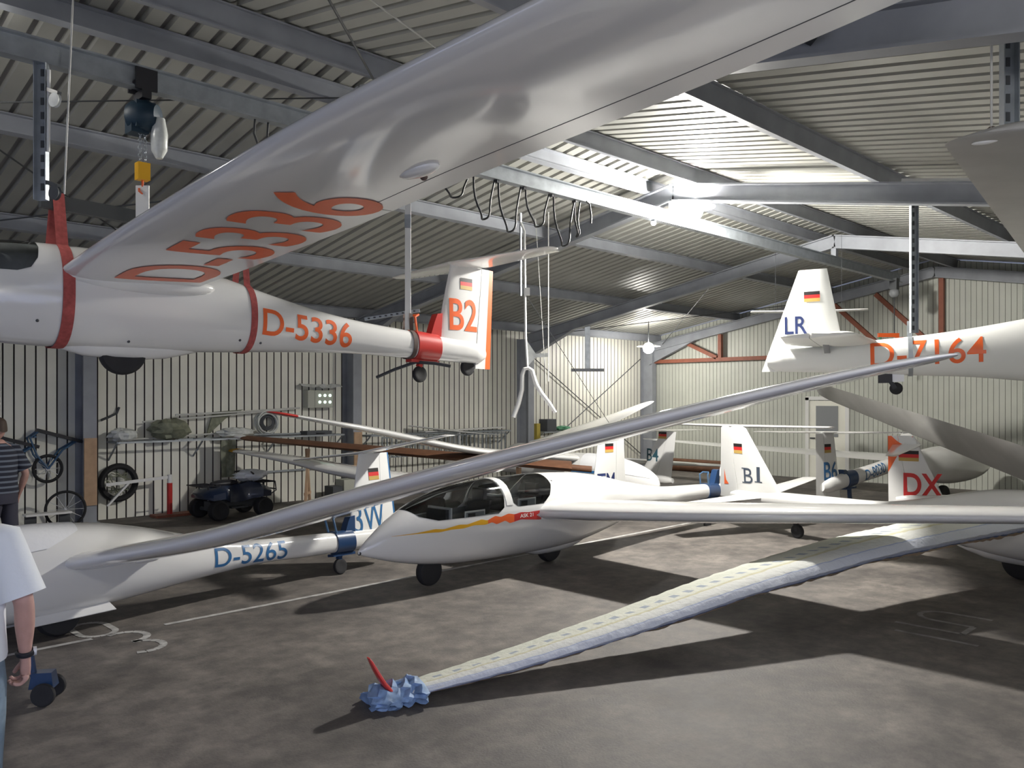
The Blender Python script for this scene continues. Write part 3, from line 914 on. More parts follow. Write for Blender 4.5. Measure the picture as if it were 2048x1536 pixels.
# ---- 3. D-5336, lettered B2, hanging on straps at upper left
def g_b2():
    g = glider('B2', 'glider', 'white glider D-5336 lettered B2 hanging in red straps, upper left', (-3.20, 6.80), 224.6, roll=.8, pitch=.8, z=2.185)
    F = fus_fn(1.95, -4.02, 1.0, .20, .32, .52, .37, .165, xboom=-2.3, bz=.455, rt=.115)
    can = [(2.2, .70), (1.72, .70), (.84, .725), (.75, .76), (.70, .84), (.68, .93), (.68, 1.3), (2.2, 1.3)]
    fuselage(g, F, cut=(can,))
    skin_patch('canopy', g, F, can, 'glass', off=.002)
    b = MB().m('cockpit')
    b.loft([fus_ring(F, x, 40, -.02) for x in [.66+1.19*i/30 for i in range(31)]])
    b.build('cockpit_lining', g)
    main_wheel(g, .185, .12, F=F)
    L = Wing([(.22, .54, -.49, .755, .16), (1.2, .55, -.56, .84, .15), (2.6, .54, -.59, .945, .14), (3.9, .53, -.54, 1.02, .135), (5.3, .50, -.45, 1.06, .13), (6.4, .44, -.34, 1.10, .12), (7.2, .36, -.24, 1.13, .11)], 1, inc=math.radians(1.5))
    wl = L.mesh('wing', g, 'gel', n=60)
    Rr = Wing([(.22, .52, -.49, .765, .16), (4, .42, -.37, 1.02, .15), (6.6, .22, -.16, 1.20, .12)], -1, inc=math.radians(1.0))
    Rr.mesh('wing', g, 'gel')
    letters('wing_lettering', wl, 'D-5336', .66, 2.55, lambda u, v: L.under(.50+u, .93-v, .005), 'orange', bold=.014, cell=.05)
    b = MB().m('gel'); b.ball(L.under(3.62, .70, 0)+Vector((0, 0, .0)), .1, (.6, 1.6, .32)); b.build('pushrod_fairing', wl)
    b = MB().m('darkstrap'); b.ball(L.under(3.55, .78, 0), .022); b.build('drain_hole', wl)
    b = MB().m('darksteel'); b.tube([L.under(2.9+.15*i, .83, -.001) for i in range(28)], .0035, 5); b.tube([L.under(2.9, .83+.017*i, -.001) for i in range(11)], .003, 5); b.build('aileron_gap', wl)
    b = MB().m('gel')
    for s_ in (1, -1): b.ball((-.05, s_*.29, .74), .1, (6.0, .8, 1.0))
    b.build('wing_root_fairing', g)
    root, tip = (.44, -3.30, -4.14), (1.36, -3.52, -4.18)
    fp = fin_pt(root, tip)
    slab('fin', g, root, tip, 'gel', c1=.70)
    r2, t2 = (.20, -3.26, -4.13), tip
    rd = slab('rudder', g, r2, t2, 'gel', c0=.71, c1=.90)
    slab('rudder_stripe', rd, r2, t2, 'orange', c0=.90)
    for s_ in (1, -1):
        slab('tailplane', g, (0, -3.48, -4.04, 1.375), (s_*1.30, -3.68, -3.96, 1.39), 'gel', axis='y', c1=.70, rnd=.06)
        slab('elevator', g, (s_*.03, -3.48, -4.04, 1.375), (s_*1.26, -3.68, -3.96, 1.39), 'gel', axis='y', c0=.71)
    fin_letters(g, fp, 'B2', 1, -3.48, .62, .36, .42, 'orange', bold=.012)
    fin_flag(g, fp, 1, -3.64, 1.09, .18, .13)
    fus_letters(g, F, 'D-5336', 1, -1.12, .39, .245, .99, .062, 'orange', bold=.012)
    wheel(g, (-3.78, 0, .21), .095, .055, 'tail_wheel')
    b = MB().m('orange')
    for z in (.66, .69):
        b._f([b.bm.verts.new(Vector((x, fus_y(F, x, zz_)+.004, zz_))) for x, zz_ in ((1.30, z), (1.05, z), (1.05, z+.008), (1.30, z+.008))])
    b.build('nose_stripe', g, smooth=0, recalc=False)
    b = MB().m('darksteel')
    for x, z in ((.98, .36), (.70, .37), (.02, .12), (-.92, .33), (-1.13, .32)):
        p = Vector((x, fus_y(F, x, max(z, F[1](x)+.06)), max(z, F[1](x)+.06)))
        b.ball(p, .012)
    b.build('drain_hole', g)
    t = tail_dolly('B2', 'red tail dolly on the boom of the hanging B2 glider', 'red', F, -2.98, -3.30, 0, .39, .02)
    b = MB().m('darksteel')
    b.tube([(.1, 0, -.15), (.02, .22, -.17), (-.10, .34, -.20)], .018); b.tube([(.1, 0, -.15), (.16, -.3, -.22), (.22, -.55, -.30)], .018)
    b.build('tow_fork', t)
    return F
FB2 = g_b2()
def hang_strap(key, F, x, ztop, label, colour, wd, ytop=.16):
    """webbing that runs down from ztop, under the fuselage and up again"""
    rel = Vector((x, 0, ztop))
    t = stand_in(key, 'hanging_strap', label, 'strap', rel, 'straps carrying the hanging gliders')
    pts = []
    zt, zb, w_ = F[0](x), F[1](x), F[2](x); zc = (zt+zb)/2
    ring = [Vector((0, (w_+.008)*math.sin(a)*(abs(math.cos(a))**PW+abs(math.sin(a))**PW)**(-1/PW), zc+((zt-zb)/2+.008)*math.cos(a)*(abs(math.cos(a))**PW+abs(math.sin(a))**PW)**(-1/PW))) for a in [PI*(.14+1.72*i/36) for i in range(37)]]
    path = [Vector((0, ytop, ztop))]+ring+[Vector((0, -ytop, ztop))]
    b = MB().m(colour)
    rings = []
    for p in path:
        q = p-Vector((0, 0, ztop)); d = (p-Vector((0, 0, zc))).normalized()*.004
        rings.append([q+Vector((wd/2, 0, 0)), q-Vector((wd/2, 0, 0)), q-Vector((wd/2, 0, 0))+d, q+Vector((wd/2, 0, 0))+d])
    b.loft(rings)
    b.build('webbing', t)
    return t
hang_strap('B2', FB2, .50, 1.40, 'red webbing strap under the nose of the hanging B2 glider', 'strap', .085, .03)
hang_strap('B2', FB2, -1.03, 1.30, 'red webbing strap behind the wing of the hanging B2 glider', 'strap', .06, .04)
hang_strap('B2', FB2, -2.93, .75, 'dark brown strap round the boom of the hanging B2 glider beside the red dolly', 'darkstrap', .05, .05)
# ---- 4. D-7164, lettered LR, hanging at the right
def g_lr():
    g = glider('LR', 'glider', 'white glider D-7164 lettered LR hanging at the right, nose out of view', (7.24, 9.0), -23.6, pitch=1.1, z=1.954)
    F = fus_fn(1.95, -4.28, 1.15, .12, .33, .50, .60, .235, xboom=-2.6, bz=.60, rt=.13)
    fuselage(g, F, material='fabricfus')
    root, tip = (.70, -3.36, -4.26), (1.74, -3.54, -3.88)
    fp = fin_pt(root, tip, .09)
    slab('fin', g, root, tip, 'fabricfus', c1=.5, tc=.09)
    slab('rudder', g, (.46, -3.3, -4.36), tip, 'fabricfus', c0=.505, tc=.09)
    for s_ in (1, -1):
        slab('tailplane', g, (0, -2.98, -4.04, .79), (s_*1.42, -3.20, -3.98, .80), 'fabricfus', axis='y', c1=.6, rnd=.08)
        slab('elevator', g, (s_*.05, -2.98, -4.04, .79), (s_*1.42, -3.20, -3.98, .80), 'fabricfus', axis='y', c0=.61)
        b = MB().m('panelgrey'); b.beam((-3.55, s_*.12, .66), (-3.55, s_*.5, .77), .07, .01); b.build('tailplane_strut', g, smooth=0)
    fin_letters(g, fp, 'LR', -1, -4.06, .93, .225, .27, 'navylet', bold=.012)
    fin_flag(g, fp, -1, -3.82, 1.33, .19, .13)
    fus_letters(g, F, 'D-7164', -1, -3.06, .47, .30, 1.22, .015, 'orange', bold=.006)
    wheel(g, (0, 0, .12), .2, .12)
    t = stand_in('LR', 'tail_dolly', 'dark castor dolly under the boom of the hanging LR glider', 'tail dolly', (-2.85, 0, .36), 'tail dollies under the glider booms')
    b = MB().m('gel'); b.box((.08, 0, 0), (.16, .12, .14)); b.build('block', t)
    b = MB().m('black'); b.box((-.05, 0, -.02), (.16, .14, .12)); b.beam((0, 0, -.05), (.06, 0, -.15), .06, .05, up=(1, 0, 0)); b.build('frame', t)
    wheel(t, (.07, 0, -.15), .075, .05, 'castor_wheel')
    return F
FLR = g_lr()
hang_strap('LR', FLR, -2.62, 1.02, 'grey strap round the boom of the hanging LR glider', 'galv', .05, .03)
# ---- 5. lettered B1, wing in a patterned cover, wing tip on the floor
def g_b1():
    g = glider('B1', 'glider', 'glider lettered B1 with its covered wing slanting down to the floor at a red winglet', (5.60, 9.12), -60.0, roll=5.4)
    F = fus_fn(2.0, -4.3, 1.0, .22, .30, .52, .50, .12, bz=.56, rt=.10)
    fuselage(g, F)
    skin_patch('canopy_cover', g, F, [(2.1, .56), (1.0, .66), (.35, .72), (.2, 1.3), (2.1, 1.3)], 'cover', off=.006)
    main_wheel(g, .185, .12, F=F)
    b = MB().m('wood'); b.box((.55, -.25, .24), (.5, .22, .05)); b.build('belly_pad', g, smooth=0)
    root, tip = (.46, -3.22, -4.56), (1.54, -3.92, -4.44)
    fp = fin_pt(root, tip)
    slab('fin', g, root, tip, 'gelmatt', c1=.66, rnd=.03); slab('rudder', g, root, tip, 'gelmatt', c0=.67, rnd=.03)
    for s_ in (1, -1):
        slab('tailplane', g, (s_*.08, -3.62, -4.12, .53), (s_*1.35, -3.80, -4.08, .60), 'gelmatt', axis='y', c1=.68, rnd=.03)
        slab('elevator', g, (s_*.08, -3.62, -4.12, .53), (s_*1.35, -3.80, -4.08, .60), 'gelmatt', axis='y', c0=.69)
    o = fin_letters(g, fp, 'B', -1, -3.98, .72, .23, .18, 'greylet', bold=.0)
    fin_letters(g, fp, '1', -1, -3.72, .75, .23, .06, 'greylet', bold=.0)
    b = MB().m('greylet')
    for x0, x1, z in ((-4.02, -3.92, .72), (-4.02, -3.92, .934), (-3.76, -3.62, .75)):
        b._f([b.bm.verts.new(fp(x, z_, -1)+Vector((0, -.001, 0))) for x, z_ in ((x0, z), (x1, z), (x1, z+.016), (x0, z+.016))])
    b.build('letter_serifs', g, smooth=0, recalc=False)
    b = MB().m('orange')
    b._f([b.bm.verts.new(fp(x, z, -1)) for x, z in ((-4.44, .66), (-4.33, .67), (-4.39, .73), (-4.42, .90))])
    b.build('fin_mark', g, smooth=0, recalc=False)
    fin_flag(g, fp, -1, -4.17, 1.16, .18, .15)
    W = Wing([(.25, .42, -.47, .72, .16), (1.5, .40, -.42, .80, .16), (3.0, .35, -.35, .855, .155), (4.2, .30, -.29, .84, .15), (5.5, .24, -.23, .78, .15), (6.6, .17, -.16, .75, .15), (7.3, .12, -.11, .755, .15)], -1, round_tip=0, inc=math.radians(1))
    ww = W.mesh('wing', g, 'gel')
    # winglet
    b = MB().m('redtip')
    rings = []
    for k, (lx, tx, dy, dz) in enumerate(((.09, -.09, 0, .79), (.08, -.09, .04, .85), (.06, -.08, .075, .93), (.03, -.07, .10, 1.0), (.01, -.05, .108, 1.02))):
        ch = lx-tx
        rings.append([Vector((lx-c*ch, -7.36-dy-h*ch, dz)) for c, h in foil_loop(.22, 0)])
    b.loft(rings); b.build('winglet', ww)['label'] = 'upright red winglet'
    # cover: one thing of its own lying over the wing, with UVs across the chord
    b = MB().m('wingcover')
    me_rings = []
    T = [(.5+(7.18-.5)*i/110) for i in range(111)]
    rnd = random.Random(3)
    for t_ in T:
        le, te, z, tc, tw = W.at(t_)
        ring = []
        loop = [(1.0, .035), (.85, .06), (.66, .085), (.45, .115), (.27, .12), (.13, .105), (.04, .065), (-.02, .0), (.03, -.05), (.12, -.085), (.30, -.10), (.55, -.095), (.8, -.075), (1.0, -.03), (1.02, .0)]
        for j, (c, h) in enumerate(loop):
            sag = 0 if j < 9 else -.03*abs(math.sin(t_*2.3+j))-.025*rnd.random()
            p_ = W.pt(t_, c, h+sag)
            ring.append(p_+Vector((rnd.uniform(-.004, .004), 0, rnd.uniform(-.004, .004))))
        me_rings.append(ring)
    R = b.loft(me_rings)
    uvl = b.bm.loops.layers.uv.new('UVMap')
    idx = {}
    for i, r in enumerate(R):
        for j, v in enumerate(r): idx[v] = (T[i], j/len(r))
    for f in b.bm.faces:
        js = [idx[l.vert][1] for l in f.loops]
        for l in f.loops:
            t_, j_ = idx[l.vert]
            if max(js)-min(js) > .5 and j_ < .5: j_ += 1
            l[uvl].uv = (t_, j_)
    cv = b.build('wing_cover', None, smooth=70)
    cv.matrix_world = GL['B1'][1]
    tag(cv, 'cream and blue patterned cover wrapped round the wing of the B1 glider', 'wing cover')
    # bunched bag at the tip
    b = MB().m('bluecloth')
    rings = []
    N = 26
    for i in range(13):
        k = i/12
        y = -7.16-.34*k
        c0 = W.pt(7.2, .5, 0)
        rr = []
        for j in range(N):
            a = 2*PI*j/N
            q = .90+.10*rnd.random()+.07*math.sin(3*a+i*1.3)+.06*math.sin(5*a-i*2.1)
            ra, rz = (.17+.02*math.sin(i*1.7)), (.075+.02*math.sin(i*2.3))
            if k > .9: ra *= .7; rz *= .6
            rr.append(Vector((c0.x+.02*math.sin(i*2)+ra*math.cos(a)*q, y+.02*math.sin(j*2.1), c0.z-.012+max(-.045, rz*math.sin(a)*q))))
        rings.append(rr)
    b.loft(rings)
    bag = b.build('cover_bag', None, smooth=50)
    bag.matrix_world = GL['B1'][1]
    tag(bag, 'crumpled blue bag bunched round the wing tip at the red winglet', 'cover')
    t = stand_in('B1', 'tail_dolly', 'black two-wheel dolly under the tail lettered B1', 'tail dolly', (-3.1, 0, .3), 'tail dollies under the glider booms')
    b = MB().m('black'); b.box((0, 0, .10), (.34, .26, .05)); b.beam((-.02, 0, .08), (.03, 0, -.2), .06, .05, up=(1, 0, 0)); b.beam((-.25, .05, .09), (-.05, .05, .09), .05, .05); b.build('frame', t)
    wheel(t, (.03, 0, -.2), .10, .07, 'castor_wheel'); wheel(t, (-.26, .12, -.05), .065, .05, 'castor_wheel')
    return F
FB1 = g_b1()
# ---- 6. DX
def g_dx():
    g = glider('DX', 'glider', 'glider lettered DX in red with an orange rudder top', (9.20, 9.89), -30.0, roll=5.0)
    F = fus_fn(1.9, -4.2, 1.0, .22, .30, .52, .52, .12, bz=.58, rt=.09)
    fuselage(g, F)
    root, tip = (.50, -3.55, -4.30), (1.46, -3.96, -4.30)
    fp = fin_pt(root, tip)
    slab('fin', g, root, tip, 'gel', c1=.62)
    rd = slab('rudder', g, root, tip, 'gel', c0=.63)
    b = MB().m('orange')
    for s_ in (1, -1):
        b._f([b.bm.verts.new(fp(x, z, s_)) for x, z in ((-4.30, .93), (-4.12, 1.28), (-3.97, 1.455), (-4.30, 1.455))])
    b.build('rudder_paint', rd, smooth=0, recalc=False)
    for s_ in (1, -1):
        slab('tailplane', g, (0, -3.86, -4.24, 1.33), (s_*1.15, -4.08, -4.22, 1.34), 'gel', axis='y', tc=.08, rnd=.05)
    fin_letters(g, fp, 'DX', -1, -4.10, .60, .33, .50, 'redlet', bold=.02)
    fin_flag(g, fp, -1, -4.16, 1.10, .26, .15)
    main_wheel(g, .18, .12, F=None)
g_dx()
# ---- 7. D-8030, lettered B6
def g_b6():
    g = glider('B6', 'glider', 'far glider D-8030 lettered B6 with a long level wing towards the corner', (8.07, 15.5), 37.4, roll=-1.5)
    F = fus_fn(1.9, -4.0, 1.10, .38, .32, .70, .58, .125, bz=.84, rt=.115)
    fuselage(g, F)
    skin_patch('canopy_cover', g, F, [(2.1, .74), (1.0, .82), (.35, .90), (.2, 1.5), (2.1, 1.5)], 'cover', off=.006)
    root, tip = (.30, -3.45, -4.15), (1.43, -3.62, -4.12)
    fp = fin_pt(root, tip)
    slab('fin', g, root, tip, 'gel', c1=.62); slab('rudder', g, root, tip, 'gel', c0=.63)
    for s_ in (1, -1):
        slab('tailplane', g, (0, -3.62, -4.05, 1.44), (s_*1.28, -3.74, -4.0, 1.45), 'gel', axis='y', c1=.68, rnd=.03)
        slab('elevator', g, (s_*.03, -3.62, -4.05, 1.44), (s_*1.28, -3.74, -4.0, 1.45), 'gel', axis='y', c0=.69)
    fin_letters(g, fp, 'B6', -1, -3.95, .68, .30, .36, 'bluelet', bold=.012)
    fin_flag(g, fp, -1, -3.92, 1.12, .17, .14)
    fus_letters(g, F, 'D-8030', -1, -2.86, .625, .17, .62, .17, 'bluelet', bold=.004)
    W = Wing([(.25, .42, -.47, .80, .16), (3.5, .33, -.33, .93, .15), (7.6, .12, -.12, 1.13, .12)], 1, inc=math.radians(2))
    W.mesh('wing', g, 'gel')
    main_wheel(g, .18, .12, F=None)
    tail_dolly('B6', 'blue tail dolly on the boom of the D-8030 glider', 'blue', F, -3.10, -3.36, 0, .6, 0, handle=False, cuff=.06)
g_b6()
# ---- 8. red-tipped wing, nose towards the B4 fin
def g_10():
    g = glider('G10', 'glider', 'white glider behind the TM fin, its raised wing ending in a red tip', (1.07, 15.5), -49.3, roll=-6.25)
    F = fus_fn(2.10, -3.95, .98, .20, .32, .52, .54, .12, bz=.60, rt=.09)
    fuselage(g, F)
    skin_patch('canopy_cover', g, F, [(2.4, .60), (1.2, .68), (.5, .72), (.35, 1.3), (2.4, 1.3)], 'cover', off=.006)
    b = MB().m('bluelet')
    for i in range(10):
        xa, xb = .95-.07*i, .95-.07*(i+1)
        b._f([b.bm.verts.new(Vector((x, -fus_y(F, x, z)-.004, z))) for x, z in ((xa, .62), (xb, .62), (xb, .67), (xa, .67))])
    b.build('side_stripe', g, smooth=0, recalc=False)
    root, tip = (.62, -3.4, -3.98), (1.24, -3.55, -3.98)
    slab('fin', g, root, tip, 'gel', c1=.66); slab('rudder', g, root, tip, 'gel', c0=.67)
    for s_ in (1, -1):
        slab('tailplane', g, (0, -3.5, -3.95, 1.25), (s_*1.2, -3.62, -3.88, 1.27), 'gel', axis='y', c1=.68, rnd=.03)
        slab('elevator', g, (s_*.03, -3.5, -3.95, 1.25), (s_*1.2, -3.62, -3.88, 1.27), 'gel', axis='y', c0=.69)
    st = [(.25, .42, -.47, .86, .16), (2.2, .38, -.40, .83, .155), (4.6, .28, -.28, 1.03, .15), (6.1, .16, -.14, 1.14, .12)]
    V = Wing(st, -1, inc=math.radians(2)); wv = V.mesh('wing', g, 'gel', tb=5.72)
    V.mesh('wing_tip', wv, 'redtip', ta=5.72, n=8)['label'] = 'red wing tip'
    W = Wing([(.25, .42, -.47, .86, .16), (6.1, .16, -.14, 1.02, .12)], 1); W.mesh('wing', g, 'gel')
    main_wheel(g, .18, .12, F=None)
g_10()
# ---- 9. TM
def g_tm():
    g = glider('TM', 'glider', 'glider body lettered TM behind the two-seat glider', (-.78, 10.95), 222.0, roll=0)
    F = fus_fn(.55, -3.3, .64, .04, .28, .34, .42, .11, bz=.42, rt=.09)
    fuselage(g, F, material='gelmatt')
    b = MB().m('wood'); b.box((.1, 0, .025), (.6, .4, .05)); b.build('cradle', g, smooth=0)
    root, tip = (.46, -2.70, -3.50), (1.42, -2.86, -3.46)
    fp = fin_pt(root, tip)
    slab('fin', g, root, tip, 'gelmatt', c1=.66); slab('rudder', g, root, tip, 'gelmatt', c0=.67)
    fin_letters(g, fp, 'TM', 1, -2.80, .56, .26, .40, 'navylet', bold=.01)
    fin_flag(g, fp, 1, -2.97, 1.14, .20, .14)
g_tm()
# ---- 10. B4
def g_b4():
    g = glider('B4', 'glider', 'glider lettered B4 behind the white nose cone, one wing raised', (.41, 19.0), 126.6, roll=1)
    F = fus_fn(.95, -4.35, .95, .22, .28, .50, .44, .11, bz=.5, rt=.08)
    fuselage(g, F)
    root, tip = (.40, -3.45, -4.30), (1.36, -4.05, -4.42)
    fp = fin_pt(root, tip)
    slab('fin', g, root, tip, 'gel', c1=.55); slab('rudder', g, root, tip, 'gel', c0=.56)
    for s_ in (1, -1):
        slab('tailplane', g, (0, -4.05, -4.40, 1.38), (s_*.9, -4.1, -4.35, 1.39), 'gel', axis='y', rnd=.02)
    fin_letters(g, fp, 'B4', 1, -3.68, .78, .24, .33, 'teallet', bold=.006)
    fin_flag(g, fp, 1, -3.98, 1.22, .22, .13)
    V = Wing([(.25, .40, -.42, .92, .15), (2.2, .35, -.34, 1.42, .15), (4.0, .16, -.10, 1.98, .12)], -1, round_tip=.3, inc=math.radians(3))
    V.mesh('wing', g, 'gel')
    main_wheel(g, .18, .12, F=None)
g_b4()
# ---- wings seen without their glider
def lone_wing(name, label, root, tip, chord0, chord1, mk, tc=.15, roll=0, rt=.25, lead=1, sag=0):
    """a wing stored between two points; x of the local frame runs from root to tip"""
    a, c = Vector(root), Vector(tip); d = c-a; L = d.length
    t = thing(name, label, 'wing', a)
    y = d.normalized()*lead; x = y.cross(Vector((0, 0, 1))).normalized(); z = x.cross(y)
    t.rotation_euler = Matrix((x, y, z)).transposed().to_euler()
    W = Wing([(0, chord0*.4, -chord0*.6, 0, tc), (L*.5, (chord0+chord1)*.2, -(chord0+chord1)*.3, sag, tc), (L, chord1*.4, -chord1*.6, 0, tc*.85)], lead, round_tip=rt, inc=roll)
    return t, W
def hang_wing():
    t, W = lone_wing('hanging_wing', 'grey wing tip hanging on a chain at the top right', P(8.45, 11.7, 3.40), P(2.56, 4.15, 3.36), 1.0, .62, 'gelmatt', tc=.14, lead=-1, rt=.12)
    wv = W.mesh('wing_panel', t, 'shadesatin')
    b = MB().m('white'); L = W.t1
    b.ball(W.under(L-.14, .70, 0), .02, (3.2, 1.2, .6)); b.build('tie_down_eye', wv)
    b = MB().m('darksteel'); b.beam(W.under(L-1.0, .55, .01), W.under(L-2.4, .45, .01), .012, .01); b.build('airbrake_slot', wv)
    return W
HW = hang_wing()
def grey_wing():
    t, W = lone_wing('raised_wing', 'shade-toned grey wing panel slanting up over the DX fin towards the far corner', P(6.40, 9.9, 1.02), P(6.18, 16.5, 2.08), .80, .48, 'gelmatt', tc=.13, lead=1, roll=math.radians(-50))
    W.mesh('wing_panel', t, 'shadesatin')
    p = P(6.40, 10.1, 0)
    s_ = thing('wing_stand', 'dark steel stand under the low end of the grey slanting wing', 'stand', p)
    b = MB().m('darksteel'); b.beam((0, 0, 0), (0, 0, .92), .04, .04, up=(1, 0, 0)); b.build('upright', s_, smooth=0)
    b = MB().m('darksteel'); b.box((0, 0, .02), (.5, .4, .04)); b.build('foot', s_, smooth=0)
grey_wing()
def brown_wing():
    t, W = lone_wing('covered_wing', 'long wing in a dark brown cover lying behind the two-seat glider', P(1.02, 14.3, .80), P(-4.72, 14.5, 1.29), .60, .36, 'brown', tc=.30, lead=1, rt=.1)
    W.camber = .01
    W.mesh('wing_panel', t, 'brown')
    b = MB().m('white'); b.ball((-.02, W.t1+.02, .02), .06, (1.0, 2.2, .6)); b.build('end_cap', t)['label'] = 'white end cap'
    b = MB().m('brown'); b.cyl((-.10, -.35, .0), (-.10, .25, .0), .055); b.build('spar_stub', t)
    m_ = Matrix.Translation(t.location) @ t.rotation_euler.to_matrix().to_4x4()
    for yy, lab in ((.9, 'pale timber trestle under the brown covered wing near the two-seat glider'), (4.6, 'pale timber trestle under the brown covered wing near the four-wheeler')):
        q = m_ @ Vector((0, yy, -.09))
        s_ = thing('trestle', lab, 'trestle', (q.x, q.y, 0), (0, 0, t.rotation_euler.z), 'trestles under the brown covered wing')
        for k in (-1, 1):
            b = MB().m('wood'); b.beam((k*.02, k*.024, q.z), (k*.25, k*.024, 0), .045, .045, up=(0, 1, 0)); b.build('leg', s_, smooth=0)
        b = MB().m('wood'); b.beam((-.18, 0, q.z*.3), (.18, 0, q.z*.3), .03, .045); b.build('cross_bar', s_, smooth=0)
brown_wing()
def far_tailplane():
    t = thing('spare_tailplane', 'thin white tailplane hanging behind the fin lettered LR', 'tailplane', P(4.72, 13.2, 3.36), (0, math.radians(-4), math.radians(12)-YAW))
    for s_ in (1, -1):
        slab('panel_half', t, (0, .2, -.2, 0), (s_*.86, .13, -.14, .02), 'gel', axis='y', rnd=.03)
    t.rotation_euler = (0, 0, math.radians(-102)-YAW)
    for s_ in (1, -1):
        b = MB().m('cable'); b.cyl((0, s_*.5, .01), (0, s_*.5, 1.22), .003, seg=6); b.build('hanging_cord', t)
far_tailplane()
# ================================================================== lifting gear under the roof
def hoist():
    c = Vector((2.43, RY, 4.335))
    t = thing('chain_hoist', 'dark blue chain hoist riding on the hoist beam above the B2 glider', 'hoist', c)
    b = MB().m('black')
    for s_ in (-1, 1):
        b.box((0, s_*.075, .06), (.16, .02, .16)); b.cyl((-.05, s_*.03, .03), (-.05, s_*.066, .03), .035); b.cyl((.05, s_*.03, .03), (.05, s_*.066, .03), .035)
    b.box((0, 0, -.05), (.07, .17, .06)); b.build('trolley', t)
    b = MB().m('hoistblue')
    ax = Vector((.71, -.70, 0))
    b.lathe([(.02, -.11), (.09, -.10), (.115, -.06), (.12, 0), (.12, .05), (.10, .08), (.085, .12), (.02, .13)], (0, 0, -.20), ax, 28)
    b.box((-.03, .03, -.25), (.13, .13, .17))
    b.box((0, 0, -.20), (.14, .14, .20)); b.build('motor', t)
    b = MB().m('plastic')
    b.loft([[Vector((.09, -.09, -.22))+Vector((math.cos(a)*r*.8, math.sin(a)*r, -h)) for a in [2*PI*i/12 for i in range(12)]] for h, r in ((0, .05), (.12, .075), (.24, .07), (.30, .03))])
    b.build('chain_bag', t)
    b = MB().m('galv')
    for o in (-.018, .018):
        for k in range(9): b.torus((o, 0, -.33-.028*k), (1, 0, 0) if k % 2 else (0, 1, 0), .013, .004, 10, 6)
    b.build('chain', t)
    b = MB().m('yellow'); b.box((0, 0, -.62), (.09, .075, .13)); b.build('hook_block', t, smooth=0)['label'] = 'yellow hook block'
    b = MB().m('orange'); b.tube([(0, 0, -.68), (0, 0, -.73), (.02, 0, -.76), (0, 0, -.79), (-.025, 0, -.77), (-.025, 0, -.75)], .009); b.build('hook', t)
hoist()
def sling():
    t = thing('lifting_strap', 'wide white lifting strap hanging from the yellow hook block', 'strap', (2.43, RY, 3.59), group=None)
    b = MB().m('white'); b.box((0, 0, -.16), (.10, .012, .36), rotz(-YAW)); b.build('webbing', t, smooth=0)
sling()
def lift_beam():
    a, c = on('B2', (.62, 0, 1.33)), on('B2', (-.30, 0, 1.31))
    t = thing('lifting_beam', 'dark grey lifting beam above the nose of the hanging B2 glider', 'beam', a)
    b = MB().m('darksteel'); b.beam((0, 0, 0), c-a, .07, .11); b.build('spreader', t, smooth=0)
    b = MB().m('white'); b.beam(c-a, c-a+Vector((0, 0, .10)), .02, .02, up=(1, 0, 0)); b.build('end_pin', t, smooth=0)
lift_beam()
def post(name, label, top, zb, cat='post'):
    """perforated galvanised channel hanging from the structure"""
    t = thing(name, label, cat, top)
    h = top[2]-zb
    b = MB().m('galv')
    R_ = rotz(-YAW)
    b.box((0, 0, -h/2), (.085, .008, h), R_)
    for s_ in (-1, 1): b.box(R_ @ Vector((s_*.04, -.022, 0))+Vector((0, 0, -h/2)), (.006, .045, h), R_)
    b.build('channel', t, smooth=0)
    b = MB().m('darksteel')
    n = int(h/.10)
    for i in range(n): b.box(R_ @ Vector((0, -.006, 0))+Vector((0, 0, -.06-i*.10)), (.022, .006, .05), R_)
    b.build('slots', t, smooth=0)
    return t
p0 = P(-3.29, 5.81, 4.335)
t = post('hanging_channel', 'perforated steel channel hanging from the hoist beam at upper left, pulley arms on it', p0, 3.38)
b = MB().m('white'); b.tube([P(.06, -.03, -.05), P(.055, -.03, -.62)], .012); b.build('conduit', t)
for k, (z_, dn) in enumerate(((-.18, -.06), (-.83, -.05))):
    b = MB().m('darksteel'); b.beam(P(.04, -.02, z_), P(.17, -.10, z_+dn), .03, .025); arm = b.build('pulley_arm', t, smooth=0)
    b = MB().m('plastic' if k == 0 else 'darksteel'); b.lathe([(.015, -.012), (.05, -.012), (.044, 0), (.05, .012), (.015, .012)], P(.14, -.10, z_+dn-.045), P(.4, .9, 0), 20); b.build('pulley', arm)
post('hanging_channel', 'perforated steel channel standing on the boom of the hanging LR glider', P(4.60, 9.50, raf_z(2.9)+.0), 2.74)
post('hanging_channel', 'perforated steel channel hanging at the top right corner behind the grey wing tip', P(2.72, 4.55, 4.3), 3.42)
t = thing('chain', 'thin chain holding the grey wing tip at the top right', 'chain', P(2.50, 4.32, 3.36))
b = MB().m('wire'); b.cyl((0, 0, .03), (0, 0, 1.0), .006, seg=6); b.build('links', t)
b = MB().m('darkstrap'); b.torus((0, 0, .03), (1, 0, 0), .02, .006, 14, 6); b.build('shackle', t)
t = thing('spare_plank', 'pale plank stored on the rafter behind the grey hanging wing tip', 'plank', (9.45, 3.45, raf_z(3.45)+.022))
b = MB().m('white'); b.beam((0, 0, 0), (0, -1.9, -1.9*SL), .10, .035); b.build('board', t, smooth=0)
